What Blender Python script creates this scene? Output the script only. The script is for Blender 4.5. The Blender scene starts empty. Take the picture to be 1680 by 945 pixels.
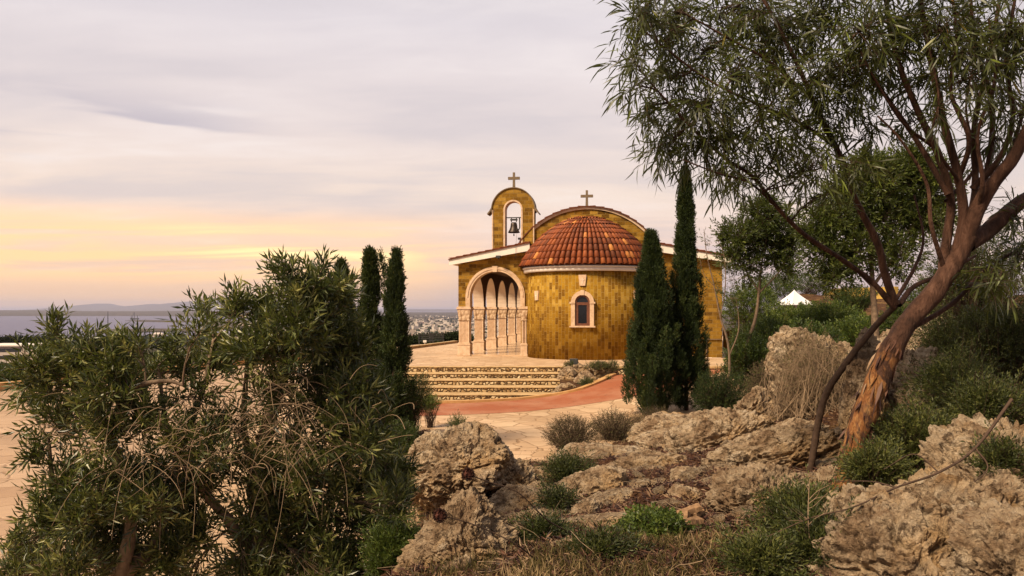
import bpy, math, random
import numpy as np
from mathutils import Vector, Matrix
from mathutils.geometry import tessellate_polygon
R = math.radians
SC = bpy.context.scene
COL = SC.collection

# ------------------------------------------------------------------ camera
F, X0, Y0, CZ = 1300.0, 840.0, 508.0, 3.05      # focal length in photo pixels, horizon row, eye height
cam = bpy.data.cameras.new('camera'); cam.sensor_width = 36.0
cam.lens = 36.0 * F / 1680.0
cam.shift_y = (Y0 - 472.5) / 1680.0
cam.clip_start = 0.1; cam.clip_end = 200000
camo = bpy.data.objects.new('camera', cam); COL.objects.link(camo)
camo.location = (0, 0, CZ); camo.rotation_euler = (R(90), 0, 0)
SC.camera = camo

# ------------------------------------------------------------------ sun + sky
SUN_AZ, SUN_EL = R(-132), R(45)                   # azimuth from +Y, clockwise positive
sd = Vector((math.sin(SUN_AZ)*math.cos(SUN_EL), math.cos(SUN_AZ)*math.cos(SUN_EL), math.sin(SUN_EL)))
sun = bpy.data.lights.new('sun', 'SUN'); sun.energy = 4.2; sun.angle = R(13); sun.color = (1.0, 0.81, 0.56)
suno = bpy.data.objects.new('sun', sun); COL.objects.link(suno)
suno.rotation_euler = (-sd).to_track_quat('-Z', 'Y').to_euler()

world = bpy.data.worlds.new('World'); SC.world = world; world.use_nodes = True
def build_world():
    nt = world.node_tree; N = nt.nodes; L = nt.links; N.clear()
    def nd(t, **k):
        n = N.new(t)
        for a, b in k.items(): setattr(n, a, b)
        return n
    def math_(op, a, b=None, clamp=False):
        n = nd('ShaderNodeMath', operation=op, use_clamp=clamp)
        for i, v in enumerate((a, b)):
            if v is None: continue
            if isinstance(v, (int, float)): n.inputs[i].default_value = v
            else: L.new(v, n.inputs[i])
        return n.outputs[0]
    def mapr(v, a, b, c=0.0, d=1.0, smooth=True):
        n = nd('ShaderNodeMapRange', interpolation_type='SMOOTHSTEP' if smooth else 'LINEAR')
        L.new(v, n.inputs[0])
        for i, q in enumerate((a, b, c, d)): n.inputs[i+1].default_value = q
        return n.outputs[0]
    def mix(f, a, b):
        n = nd('ShaderNodeMix', data_type='RGBA')
        if isinstance(f, (int, float)): n.inputs[0].default_value = f
        else: L.new(f, n.inputs[0])
        for i, v in ((6, a), (7, b)):
            if isinstance(v, tuple): n.inputs[i].default_value = (*v, 1)
            else: L.new(v, n.inputs[i])
        return n.outputs[2]
    tc = nd('ShaderNodeTexCoord'); sep = nd('ShaderNodeSeparateXYZ'); L.new(tc.outputs['Generated'], sep.inputs[0])
    x, y, z = sep.outputs
    zc = math_('MAXIMUM', z, 0.0)
    ramp = nd('ShaderNodeValToRGB'); L.new(zc, ramp.inputs[0])
    els = ramp.color_ramp.elements
    stops = [(0.0, (.40, .32, .34)), (.03, (.56, .40, .35)), (.075, (.70, .51, .42)), (.14, (.70, .565, .475)),
             (.22, (.62, .535, .51)), (.34, (.57, .52, .535)), (.6, (.40, .38, .39)), (1.0, (.32, .31, .32))]
    els[0].position = stops[0][0]; els[0].color = (*stops[0][1], 1)
    els[1].position = stops[-1][0]; els[1].color = (*stops[-1][1], 1)
    for p, c in stops[1:-1]:
        e = els.new(p); e.color = (*c, 1)
    base = ramp.outputs[0]
    # layered cloud deck: noise on a plane overhead, stretched sideways
    den = math_('ADD', zc, 0.10)
    cx = math_('DIVIDE', x, den); cy = math_('DIVIDE', y, den)
    cb = nd('ShaderNodeCombineXYZ'); L.new(math_('MULTIPLY', cx, 0.42), cb.inputs[0]); L.new(math_('MULTIPLY', cy, 1.0), cb.inputs[1])
    def noise(vec, scale, detail, rough, dist=0.0):
        n = nd('ShaderNodeTexNoise'); L.new(vec, n.inputs['Vector'])
        n.inputs['Scale'].default_value = scale; n.inputs['Detail'].default_value = detail
        n.inputs['Roughness'].default_value = rough; n.inputs['Distortion'].default_value = dist
        return n.outputs[0]
    n1 = noise(cb.outputs[0], 0.62, 5, .5, .4)
    n2 = noise(cb.outputs[0], 1.9, 6, .55, .5)
    nn = math_('ADD', math_('MULTIPLY', n1, .62), math_('MULTIPLY', n2, .38))
    n5 = noise(cb.outputs[0], 5.5, 6, .6, .8); nn = math_('ADD', nn, math_('MULTIPLY', math_('SUBTRACT', n5, .5), .14))
    dark = mapr(nn, .40, .56, 0, 1)
    c1 = mix(math_('MULTIPLY', math_('SUBTRACT', 1.0, dark), .50), base, (.44, .40, .425))
    light = mapr(nn, .52, .66, 0, 1)
    c2 = mix(math_('MULTIPLY', light, .50), c1, (.76, .69, .66))
    # one soft grey bank low on the left
    vs = nd('ShaderNodeCombineXYZ'); L.new(math_('MULTIPLY', x, 5.0), vs.inputs[0]); L.new(math_('MULTIPLY', z, 34.0), vs.inputs[2]); L.new(y, vs.inputs[1])
    n4 = noise(vs.outputs[0], .8, 4, .5, .3)
    bank = math_('MULTIPLY', math_('MULTIPLY', mapr(z, .15, .20), mapr(z, .26, .205)), mapr(x, -.24, -.40))
    bank = math_('MULTIPLY', bank, mapr(n4, .44, .56))
    c2 = mix(math_('MULTIPLY', bank, .85), c2, (.40, .36, .40))
    # sunset glow: a low warm band to the left of the view, broken in streaks
    az = math_('DIVIDE', x, math_('MAXIMUM', y, .05))
    front = mapr(y, .1, .5)
    side = math_('MULTIPLY', mapr(az, .02, -.16), mapr(az, -1.6, -.7))
    band = math_('MULTIPLY', mapr(z, .012, .045), mapr(z, .130, .080))
    v3 = nd('ShaderNodeCombineXYZ'); L.new(math_('MULTIPLY', x, 3.2), v3.inputs[0]); L.new(math_('MULTIPLY', y, 3.0), v3.inputs[1]); L.new(math_('MULTIPLY', math_('ADD', z, math_('MULTIPLY', x, -.045)), 46.0), v3.inputs[2])
    n3 = noise(v3.outputs[0], 1.0, 5, .55, .6)
    st = mapr(n3, .37, .54, .38, 1)
    glow = math_('MULTIPLY', math_('MULTIPLY', side, band), math_('MULTIPLY', st, front))
    c3 = mix(glow, c2, (1.0, .60, .28))
    # pale yellow hot streaks round the hidden sun
    ax = math_('ADD', az, .27)
    hot = math_('MULTIPLY', mapr(math_('ABSOLUTE', ax), .26, .02), math_('MULTIPLY', mapr(z, .045, .07), mapr(z, .105, .085)))
    hot = math_('MULTIPLY', math_('MULTIPLY', hot, mapr(n3, .44, .62)), front)
    c4 = mix(hot, c3, (1.15, .86, .40))
    low = math_('MULTIPLY', math_('MULTIPLY', side, front), math_('MULTIPLY', mapr(z, .0, .006), mapr(z, .045, .010)))
    c5 = mix(math_('MULTIPLY', low, .75), c4, (1.0, .57, .23))
    c5 = mix(mapr(y, .15, -.35, 0, .55), c5, (.20, .19, .21))
    under = mapr(z, -.02, .0)
    c6 = mix(under, (.20, .15, .11), c5)
    bg2 = nd('ShaderNodeBackground'); L.new(c6, bg2.inputs[0]); bg2.inputs[1].default_value = .97
    sky = nd('ShaderNodeTexSky', sky_type='NISHITA'); sky.sun_disc = False
    sky.sun_elevation = SUN_EL; sky.sun_rotation = SUN_AZ; sky.dust_density = 3.0; sky.altitude = 80
    bg1 = nd('ShaderNodeBackground'); L.new(sky.outputs[0], bg1.inputs[0]); bg1.inputs[1].default_value = .08
    ms = nd('ShaderNodeMixShader'); ms.inputs[0].default_value = .93
    L.new(bg1.outputs[0], ms.inputs[1]); L.new(bg2.outputs[0], ms.inputs[2])
    out = nd('ShaderNodeOutputWorld'); L.new(ms.outputs[0], out.inputs[0])
build_world()

SC.view_settings.view_transform = 'Standard'; SC.view_settings.look = 'None'
SC.view_settings.exposure = 0.6; SC.view_settings.gamma = 1.0
SC.view_settings.use_curve_mapping = False
SC.render.engine = 'CYCLES'
SC.cycles.max_bounces = 5; SC.cycles.diffuse_bounces = 3; SC.cycles.glossy_bounces = 2
SC.cycles.transmission_bounces = 3; SC.cycles.volume_bounces = 0; SC.cycles.transparent_max_bounces = 6
SC.cycles.use_denoising = True
SC.cycles.sample_clamp_indirect = 4

# ------------------------------------------------------------------ helpers
def at(px, py, D):
    return Vector(((px-X0)/F*D, D, CZ-(py-Y0)/F*D))
def tag(o, label=None, cat=None, group=None, kind=None):
    if label: o['label'] = label
    if cat: o['category'] = cat
    if group: o['group'] = group
    if kind: o['kind'] = kind
    return o
def empty(name, loc=(0, 0, 0), rz=0.0, label=None, cat=None, group=None):
    o = bpy.data.objects.new(name, None); COL.objects.link(o)
    o.location = loc; o.rotation_euler = (0, 0, rz); o.empty_display_size = .2
    return tag(o, label, cat, group)
def link(name, me, mat, parent=None):
    o = bpy.data.objects.new(name, me); COL.objects.link(o)
    if mat is not None and not me.materials: me.materials.append(mat)
    if parent is not None: o.parent = parent
    return o
def tri_mesh(name, V, T, tint=None, smooth=False):
    V = np.asarray(V, dtype=np.float32).reshape(-1, 3); T = np.asarray(T, dtype=np.int32)
    k = T.shape[1]
    me = bpy.data.meshes.new(name)
    me.vertices.add(len(V)); me.vertices.foreach_set('co', V.ravel())
    me.loops.add(T.size); me.loops.foreach_set('vertex_index', T.ravel())
    me.polygons.add(len(T)); me.polygons.foreach_set('loop_start', np.arange(0, T.size, k, dtype=np.int32))
    me.polygons.foreach_set('loop_total', np.full(len(T), k, dtype=np.int32))
    if tint is not None:
        a = me.attributes.new('tint', 'FLOAT', 'POINT'); a.data.foreach_set('value', np.asarray(tint, dtype=np.float32))
    me.update(calc_edges=True)
    me.polygons.foreach_set('use_smooth', np.full(len(T), smooth))
    return me
class MB:
    """collects shapes into one mesh"""
    def __init__(s): s.v = []; s.f = []; s.uv = {}; s.t = []
    def add(s, vs, fs, tint=.5):
        b = len(s.v); s.v += [tuple(v) for v in vs]; s.f += [tuple(i+b for i in f) for f in fs]; s.t += [tint]*len(vs)
    def box(s, lo, hi, M=None):
        x0, y0, z0 = lo; x1, y1, z1 = hi
        vs = [Vector(p) for p in ((x0,y0,z0),(x1,y0,z0),(x1,y1,z0),(x0,y1,z0),(x0,y0,z1),(x1,y0,z1),(x1,y1,z1),(x0,y1,z1))]
        if M is not None: vs = [M @ v for v in vs]
        s.add(vs, [(0,3,2,1),(4,5,6,7),(0,1,5,4),(1,2,6,5),(2,3,7,6),(3,0,4,7)])
    def prism(s, outline, fn, a, b, holes=()):
        """2-D outline (p,q) with holes; fn(p,q,d) gives the point; from depth a to b"""
        loops = [[Vector((p, q, 0)) for p, q in outline]] + [[Vector((p, q, 0)) for p, q in h] for h in holes]
        tris = tessellate_polygon(loops); flat = [v for l in loops for v in l]; n = len(flat)
        vs = [fn(v.x, v.y, a) for v in flat] + [fn(v.x, v.y, b) for v in flat]
        fs = [tuple(t) for t in tris] + [tuple(i+n for i in reversed(t)) for t in tris]
        k = 0
        for l in loops:
            m = len(l)
            for i in range(m): fs.append((k+i, k+(i+1) % m, n+k+(i+1) % m, n+k+i))
            k += m
        s.add(vs, fs)
    def tube(s, pts, rad, n=8, cap=True):
        pts = [Vector(p) for p in pts]
        if not hasattr(rad, '__len__'): rad = [rad]*len(pts)
        vs = []; fs = []
        ref = None
        for i, p in enumerate(pts):
            d = (pts[min(i+1, len(pts)-1)] - pts[max(i-1, 0)]).normalized()
            if ref is None: ref = d.orthogonal().normalized()
            ref = (ref - d*ref.dot(d)).normalized(); w = d.cross(ref)
            for j in range(n):
                a = 2*math.pi*j/n; vs.append(p + (ref*math.cos(a) + w*math.sin(a))*rad[i])
        for i in range(len(pts)-1):
            for j in range(n): fs.append((i*n+j, i*n+(j+1) % n, (i+1)*n+(j+1) % n, (i+1)*n+j))
        if cap: fs.append(tuple(range(n-1, -1, -1))); fs.append(tuple((len(pts)-1)*n+j for j in range(n)))
        s.add(vs, fs)
    def lathe(s, prof, n=20, c=(0, 0, 0)):
        vs = []; fs = []
        for r, z in prof:
            for j in range(n):
                a = 2*math.pi*j/n; vs.append((c[0]+r*math.cos(a), c[1]+r*math.sin(a), c[2]+z))
        for i in range(len(prof)-1):
            for j in range(n): fs.append((i*n+j, i*n+(j+1) % n, (i+1)*n+(j+1) % n, (i+1)*n+j))
        s.add(vs, fs)
    def mesh(s, name, smooth=False, fix=True):
        me = bpy.data.meshes.new(name); me.from_pydata(s.v, [], s.f)
        a = me.attributes.new('tint', 'FLOAT', 'POINT'); a.data.foreach_set('value', s.t)
        me.update()
        if fix:
            import bmesh
            bm = bmesh.new(); bm.from_mesh(me); bmesh.ops.recalc_face_normals(bm, faces=bm.faces); bm.to_mesh(me); bm.free()
        if smooth: me.polygons.foreach_set('use_smooth', [True]*len(me.polygons))
        return me
    def build(s, name, mat, parent=None, smooth=False, uv=True, fix=True, bevel=0):
        me = s.mesh(name, smooth, fix)
        if uv: box_uv(me)
        o = link(name, me, mat, parent)
        if bevel:
            m = o.modifiers.new('edge', 'BEVEL'); m.width = bevel; m.segments = 2; m.limit_method = 'ANGLE'; m.angle_limit = R(40)
        return o
def box_uv(me):
    uvl = me.uv_layers.new(name='UVMap'); n = len(me.loops)
    co = np.empty(len(me.vertices)*3, np.float32); me.vertices.foreach_get('co', co); co = co.reshape(-1, 3)
    vi = np.empty(n, np.int32); me.loops.foreach_get('vertex_index', vi)
    nm = np.empty(len(me.polygons)*3, np.float32); me.polygons.foreach_get('normal', nm); nm = np.abs(nm.reshape(-1, 3))
    lt = np.empty(len(me.polygons), np.int32); me.polygons.foreach_get('loop_total', lt)
    ax = np.repeat(np.argmax(nm, 1), lt); p = co[vi]
    u = np.where(ax == 0, p[:, 1], p[:, 0]); v = np.where(ax == 2, p[:, 1], p[:, 2])
    uvl.data.foreach_set('uv', np.stack([u, v], 1).ravel().astype(np.float32))
def norm(a): return a/np.maximum(np.linalg.norm(a, axis=-1, keepdims=True), 1e-9)
# numpy noise
def _h(ix, iy, iz, s):
    n = (ix*374761393 + iy*668265263 + iz*2147483647 + s*1274126177) & 0xffffffff
    n = ((n ^ (n >> 13))*1274126177) & 0xffffffff
    n = ((n ^ (n >> 16))*668265263) & 0xffffffff
    return ((n ^ (n >> 15)) & 0xffffff)/float(0xffffff)
def vnoise(P, s=0):
    i = np.floor(P).astype(np.int64); f = P-i; f = f*f*(3-2*f); o = 0
    for a in (0, 1):
        for b in (0, 1):
            for c in (0, 1):
                w = (f[:, 0] if a else 1-f[:, 0])*(f[:, 1] if b else 1-f[:, 1])*(f[:, 2] if c else 1-f[:, 2])
                o = o + w*_h(i[:, 0]+a, i[:, 1]+b, i[:, 2]+c, s)
    return o
def fbm(P, octv=4, s=0, gain=.5):
    o = 0; a = 1.0; t = 0
    for k in range(octv):
        o = o + a*(vnoise(P*2.0**k + 17.3*k, s+k)-.5)*2; t += a; a *= gain
    return o/t
def worley(P, s=0):
    i = np.floor(P).astype(np.int64); d = np.full(len(P), 9.0); d2 = np.full(len(P), 9.0)
    for a in (-1, 0, 1):
        for b in (-1, 0, 1):
            for c in (-1, 0, 1):
                q = i+np.array([a, b, c])
                pt = q+np.stack([_h(q[:, 0], q[:, 1], q[:, 2], s+k) for k in (1, 2, 3)], 1)
                e = np.linalg.norm(P-pt, axis=1)
                d2 = np.minimum(d2, np.maximum(d, e)); d = np.minimum(d, e)
    return d, d2

# ------------------------------------------------------------------ materials
MC = {}
class Mat:
    def __init__(s, name, rough=.8, spec=.3):
        s.m = bpy.data.materials.new(name); s.m.use_nodes = True; s.nt = s.m.node_tree
        s.b = s.nt.nodes['Principled BSDF']; s.out = s.nt.nodes['Material Output']
        s.b.inputs['Roughness'].default_value = rough; s.b.inputs['Specular IOR Level'].default_value = spec
        MC[name] = s.m
    def n(s, t, **k):
        q = s.nt.nodes.new(t)
        for a, b in k.items(): setattr(q, a, b)
        return q
    def l(s, a, b): s.nt.links.new(a, b)
    def coord(s, which='Object', scale=(1, 1, 1), rot=(0, 0, 0)):
        t = s.n('ShaderNodeTexCoord'); m = s.n('ShaderNodeMapping'); s.l(t.outputs[which], m.inputs[0])
        m.inputs['Scale'].default_value = scale; m.inputs['Rotation'].default_value = rot
        return m.outputs[0]
    def noise(s, vec, scale, detail=4, rough=.55, dist=0):
        q = s.n('ShaderNodeTexNoise'); s.l(vec, q.inputs['Vector']); q.inputs['Scale'].default_value = scale
        q.inputs['Detail'].default_value = detail; q.inputs['Roughness'].default_value = rough; q.inputs['Distortion'].default_value = dist
        return q.outputs[0]
    def voro(s, vec, scale, feature='F1', out='Distance', rnd=1.0):
        q = s.n('ShaderNodeTexVoronoi', feature=feature); s.l(vec, q.inputs['Vector']); q.inputs['Scale'].default_value = scale
        q.inputs['Randomness'].default_value = rnd
        return q.outputs[out]
    def ramp(s, v, stops):
        q = s.n('ShaderNodeValToRGB'); s.l(v, q.inputs[0]); e = q.color_ramp.elements
        e[0].position = stops[0][0]; e[0].color = (*stops[0][1], 1); e[1].position = stops[-1][0]; e[1].color = (*stops[-1][1], 1)
        for p, c in stops[1:-1]:
            x = e.new(p); x.color = (*c, 1)
        return q.outputs[0]
    def mr(s, v, a, b, c=0., d=1.):
        q = s.n('ShaderNodeMapRange'); s.l(v, q.inputs[0])
        for i, x in enumerate((a, b, c, d)): q.inputs[i+1].default_value = x
        return q.outputs[0]
    def mix(s, f, a, b, mode='MIX'):
        q = s.n('ShaderNodeMix', data_type='RGBA', blend_type=mode)
        for i, v in ((0, f), (6, a), (7, b)):
            if isinstance(v, tuple): q.inputs[i].default_value = (*v, 1)
            elif isinstance(v, (int, float)): q.inputs[i].default_value = v
            else: s.l(v, q.inputs[i])
        return q.outputs[2]
    def ma(s, op, a, b):
        q = s.n('ShaderNodeMath', operation=op)
        for i, v in enumerate((a, b)):
            if isinstance(v, (int, float)): q.inputs[i].default_value = v
            else: s.l(v, q.inputs[i])
        return q.outputs[0]
    def col(s, c):
        if isinstance(c, tuple): s.b.inputs['Base Color'].default_value = (*c, 1)
        else: s.l(c, s.b.inputs['Base Color'])
    def bump(s, h, strength=.5, dist=.02):
        q = s.n('ShaderNodeBump'); q.inputs['Strength'].default_value = strength; q.inputs['Distance'].default_value = dist
        s.l(h, q.inputs['Height']); s.l(q.outputs[0], s.b.inputs['Normal'])
def m_plain(name, c, rough=.7, spec=.3, var=.15, scale=6, bump=.0, metal=0.):
    m = Mat(name, rough, spec); v = m.coord(); n = m.noise(v, scale, 5, .6)
    lo = tuple(x*(1-var) for x in c); hi = tuple(min(1, x*(1+var)) for x in c)
    m.col(m.ramp(n, [(.3, lo), (.7, hi)])); m.b.inputs['Metallic'].default_value = metal
    if bump: m.bump(n, bump, .02)
    return m.m
def m_leaf(name, stops, rough=.5, trans=.25, spec=.35):
    m = Mat(name, rough, spec); a = m.n('ShaderNodeAttribute', attribute_name='tint')
    c = m.ramp(a.outputs['Fac'], stops); m.col(c)
    if trans:
        tr = m.n('ShaderNodeBsdfTranslucent'); c2 = m.mix(.5, c, (.25, .30, .03)); m.l(c2, tr.inputs[0])
        mx = m.n('ShaderNodeMixShader'); mx.inputs[0].default_value = trans
        m.l(m.b.outputs[0], mx.inputs[1]); m.l(tr.outputs[0], mx.inputs[2]); m.l(mx.outputs[0], m.out.inputs[0])
    return m.m
def build_materials():
    # ashlar: random tone per block
    def ashlar(name, bw, bh, vertical, stops, mortar, dirt=.35):
        m = Mat(name, .97, .04); uv = m.n('ShaderNodeTexCoord').outputs['UV']
        br = m.n('ShaderNodeTexBrick'); vec = uv
        if vertical:
            sp = m.n('ShaderNodeSeparateXYZ'); cb = m.n('ShaderNodeCombineXYZ'); m.l(uv, sp.inputs[0])
            m.l(sp.outputs[1], cb.inputs[0]); m.l(sp.outputs[0], cb.inputs[1]); vec = cb.outputs[0]
        wob = m.n('ShaderNodeVectorMath', operation='ADD'); nz = m.n('ShaderNodeTexNoise'); nz.inputs['Scale'].default_value = 3.0
        m.l(uv, nz.inputs['Vector']); sc = m.n('ShaderNodeVectorMath', operation='SCALE'); m.l(nz.outputs['Color'], sc.inputs[0]); sc.inputs['Scale'].default_value = .018
        m.l(vec, wob.inputs[0]); m.l(sc.outputs[0], wob.inputs[1]); m.l(wob.outputs[0], br.inputs['Vector'])
        br.inputs['Scale'].default_value = 1.0; br.inputs['Brick Width'].default_value = bw; br.inputs['Row Height'].default_value = bh
        br.inputs['Mortar Size'].default_value = .008; br.inputs['Mortar Smooth'].default_value = .3
        br.inputs['Color1'].default_value = (0, 0, 0, 1); br.inputs['Color2'].default_value = (1, 1, 1, 1); br.inputs['Mortar'].default_value = (.5, .5, .5, 1)
        br.offset = .43 if vertical else .5; br.squash = 1.0
        o = m.coord('UV'); n1 = m.noise(o, 5, 6, .65); n2 = m.noise(o, .7, 4, .6); n3 = m.noise(o, 28, 4, .6)
        bw_ = m.n('ShaderNodeRGBToBW'); m.l(br.outputs[0], bw_.inputs[0])
        val = m.ma('ADD', m.ma('ADD', m.ma('MULTIPLY', bw_.outputs[0], .88), .06), m.ma('MULTIPLY', m.ma('SUBTRACT', n1, .5), 1.1))
        c = m.ramp(val, stops)
        c = m.mix(m.ma('MULTIPLY', m.mr(n2, .46, .68), dirt), c, (.14, .075, .02))
        c = m.mix(m.ma('MULTIPLY', m.mr(n3, .55, .75), .25), c, (.55, .36, .14))
        c = m.mix(m.ma('MULTIPLY', br.outputs[1], .85), c, mortar)
        m.col(c)
        h = m.ma('ADD', m.ma('MULTIPLY', br.outputs[1], -1.0), m.ma('MULTIPLY', n3, 1.0)); m.bump(h, 1., .022)
        return m
    st_front = [(0, (.13, .058, .008)), (.25, (.21, .10, .010)), (.5, (.275, .14, .012)), (.78, (.33, .18, .020)), (1, (.42, .25, .05))]
    ashlar('apse_stone', .31, .160, True, st_front, (.50, .32, .10), .25)
    st_wall = [(0, (.09, .042, .008)), (.25, (.18, .088, .012)), (.55, (.27, .14, .018)), (1, (.38, .215, .04))]
    ashlar('wall_stone', .36, .175, False, st_wall, (.36, .23, .08), .45)
    # carved pale limestone
    m = Mat('carved_stone', .75, .3); o = m.coord(); n = m.noise(o, 5, 6, .65); n2 = m.noise(o, 30, 3, .6)
    c = m.ramp(n, [(.3, (.42, .27, .155)), (.5, (.58, .40, .26)), (.75, (.68, .50, .35))]); m.col(c); m.bump(n2, .35, .01)
    # carved capitals
    m = Mat('carved_relief', .8, .2); o = m.coord('Object', (1, 1, .8)); w = m.voro(o, 9, 'SMOOTH_F1'); n = m.noise(o, 14, 4, .6)
    c = m.mix(m.mr(w, .35, .75), (.60, .43, .28), (.27, .15, .075)); m.col(c); m.bump(m.ma('ADD', m.ma('MULTIPLY', w, -1.), m.ma('MULTIPLY', n, .3)), .9, .05)
    m_plain('white_paint', (.74, .66, .58), .6, .3, .08, 2.5)
    m_plain('plaster', (.66, .52, .40), .8, .2, .08, 2)
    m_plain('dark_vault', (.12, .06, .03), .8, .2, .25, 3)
    m_plain('bronze', (.045, .032, .025), .45, .5, .3, 8, 0, .7)
    m_plain('dark_iron', (.03, .028, .026), .5, .5, .2, 8)
    m_plain('cross_stone', (.17, .12, .075), .8, .2, .25, 9)
    m_plain('window_wood', (.13, .045, .022), .5, .4, .25, 10)
    m_plain('canvas', (.80, .76, .78), .8, .2, .05, 2)
    m_plain('yellow_plaster', (.52, .33, .08), .85, .2, .15, 1.5)
    m_plain('house_white', (.50, .42, .36), .8, .2, .12, .2)
    m_plain('house_cream', (.44, .34, .27), .8, .2, .12, .2)
    m_plain('house_roof', (.22, .10, .06), .8, .2, .2, .3)
    m_plain('window_dark', (.03, .03, .035), .3, .5, .1, 1)
    m = Mat('glass', .12, .6); m.col((.012, .013, .017))
    # roof tile
    m = Mat('roof_tile', .65, .35); a = m.n('ShaderNodeAttribute', attribute_name='tint'); o = m.coord(); n = m.noise(o, 9, 5, .65)
    v = m.ma('ADD', a.outputs['Fac'], m.ma('MULTIPLY', m.ma('SUBTRACT', n, .5), .35))
    c = m.ramp(v, [(0, (.10, .028, .010)), (.35, (.19, .045, .012)), (.62, (.29, .07, .016)), (.85, (.36, .11, .03)), (1, (.60, .24, .06))]); m.col(c)
    m.bump(n, .3, .01)
    # polished floor
    m = Mat('marble', .18, .5); o = m.coord(); n = m.noise(o, 1.2, 6, .6, .8); m.col(m.ramp(n, [(.3, (.42, .27, .15)), (.7, (.60, .42, .27))]))
    # crazy paving
    def paving(name, scale, joint, c_lo, c_mid, c_hi, cj, warp=.12, rnd=1.0):
        m = Mat(name, .75, .3); o = m.coord()
        nz = m.n('ShaderNodeTexNoise'); m.l(o, nz.inputs['Vector']); nz.inputs['Scale'].default_value = 2.2
        sc = m.n('ShaderNodeVectorMath', operation='SCALE'); m.l(nz.outputs['Color'], sc.inputs[0]); sc.inputs['Scale'].default_value = warp
        ad = m.n('ShaderNodeVectorMath', operation='ADD'); m.l(o, ad.inputs[0]); m.l(sc.outputs[0], ad.inputs[1]); v = ad.outputs[0]
        e = m.voro(v, scale, 'DISTANCE_TO_EDGE', 'Distance', rnd); cl = m.voro(v, scale, 'F1', 'Color', rnd)
        bw = m.n('ShaderNodeRGBToBW'); m.l(cl, bw.inputs[0])
        n = m.noise(o, 6, 6, .65); nb = m.noise(o, .35, 4, .6); nf = m.noise(o, 40, 3, .6)
        t = m.ma('ADD', m.ma('MULTIPLY', bw.outputs[0], .55), m.ma('MULTIPLY', n, .5))
        c = m.ramp(t, [(.25, c_lo), (.5, c_mid), (.8, c_hi)])
        c = m.mix(m.ma('MULTIPLY', m.mr(nb, .45, .7), .4), c, tuple(x*.62 for x in c_lo))
        c = m.mix(m.mr(e, joint, joint*.35, 0, .9), c, cj); m.col(c)
        h = m.ma('ADD', m.mr(e, 0, joint*1.6), m.ma('MULTIPLY', nf, .35)); m.bump(h, .6, .02)
        m.l(m.mr(n, .3, .7, .55, .9), m.b.inputs['Roughness'])
    paving('plaza_paving', 1.75, .035, (.38, .235, .125), (.50, .325, .19), (.60, .42, .26), (.26, .15, .07))
    paving('side_paving', 1.2, .02, (.33, .20, .115), (.41, .265, .16), (.49, .33, .21), (.24, .14, .075), .3)
    paving('terrace_paving', 2.2, .03, (.42, .26, .14), (.54, .355, .21), (.62, .44, .27), (.32, .19, .10))
    # pebble faced riser
    m = Mat('pebble_wall', .85, .2); o = m.coord('Object', (1, 1, 1.15)); e = m.voro(o, 7.5, 'DISTANCE_TO_EDGE', 'Distance', .85); cl = m.voro(o, 7.5, 'F1', 'Color', .85)
    bw = m.n('ShaderNodeRGBToBW'); m.l(cl, bw.inputs[0]); c = m.ramp(bw.outputs[0], [(.2, (.33, .20, .09)), (.5, (.50, .34, .17)), (.8, (.62, .47, .28))])
    c = m.mix(m.mr(e, .11, .04), c, (.07, .036, .016)); m.col(c); m.bump(m.mr(e, 0, .25), 1., .05)
    m = Mat('step_stone', .8, .25); o = m.coord(); n = m.noise(o, 3, 7, .68); m.col(m.ramp(n, [(.3, (.30, .18, .08)), (.48, (.46, .30, .14)), (.7, (.60, .42, .22))])); m.bump(n, .3, .01)
    m = Mat('kerb_stone', .8, .25); o = m.coord(); n = m.noise(o, 4, 5, .6); m.col(m.ramp(n, [(.3, (.40, .20, .065)), (.7, (.56, .33, .14))])); m.bump(n, .3, .01)
    m = Mat('red_asphalt', .8, .25); o = m.coord(); n = m.noise(o, 60, 4, .7); n2 = m.noise(o, .8, 4, .6)
    c = m.ramp(n, [(.3, (.25, .068, .026)), (.7, (.36, .115, .048))]); c = m.mix(m.mr(n2, .4, .65, 0, .6), c, (.42, .21, .12)); n6 = m.noise(o, 4, 5, .7); c = m.mix(m.mr(n6, .56, .66, 0, .5), c, (.16, .055, .028)); m.col(c); m.bump(n, .4, .01)
    # limestone
    m = Mat('limestone', .92, .12); o = m.coord()
    n = m.noise(o, 2.6, 9, .68, .6); n2 = m.noise(o, 7, 8, .72, .5); n3 = m.noise(o, 1.1, 4, .55); n4 = m.noise(o, 42, 5, .7); vo = m.voro(o, 13, 'SMOOTH_F1'); vf = m.voro(o, 34, 'SMOOTH_F1')
    c = m.ramp(n, [(.30, (.15, .085, .045)), (.42, (.34, .225, .135)), (.54, (.55, .41, .27)), (.68, (.72, .59, .44))])
    c = m.mix(m.mr(n3, .50, .66, 0, .55), c, (.50, .27, .085))
    c = m.mix(m.mr(n2, .53, .60, 0, .85), c, (.075, .045, .026))
    c = m.mix(m.mr(n4, .52, .64, 0, .4), c, (.11, .065, .036)); oi = m.n('ShaderNodeObjectInfo'); g = m.mr(oi.outputs['Random'], 0, 1, 0, .25); c = m.mix(g, c, (.16, .095, .05)); m.col(c)
    h = m.ma('ADD', m.ma('ADD', m.ma('MULTIPLY', n2, 1.3), m.ma('MULTIPLY', vf, .35)), m.ma('ADD', m.ma('MULTIPLY', n4, .45), m.ma('MULTIPLY', vo, .9))); m.bump(h, 1., .10)
    # soil
    m = Mat('soil', .95, .1); o = m.coord(); n = m.noise(o, 1.3, 7, .65); n2 = m.noise(o, 14, 6, .7); vo = m.voro(o, 22)
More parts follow.
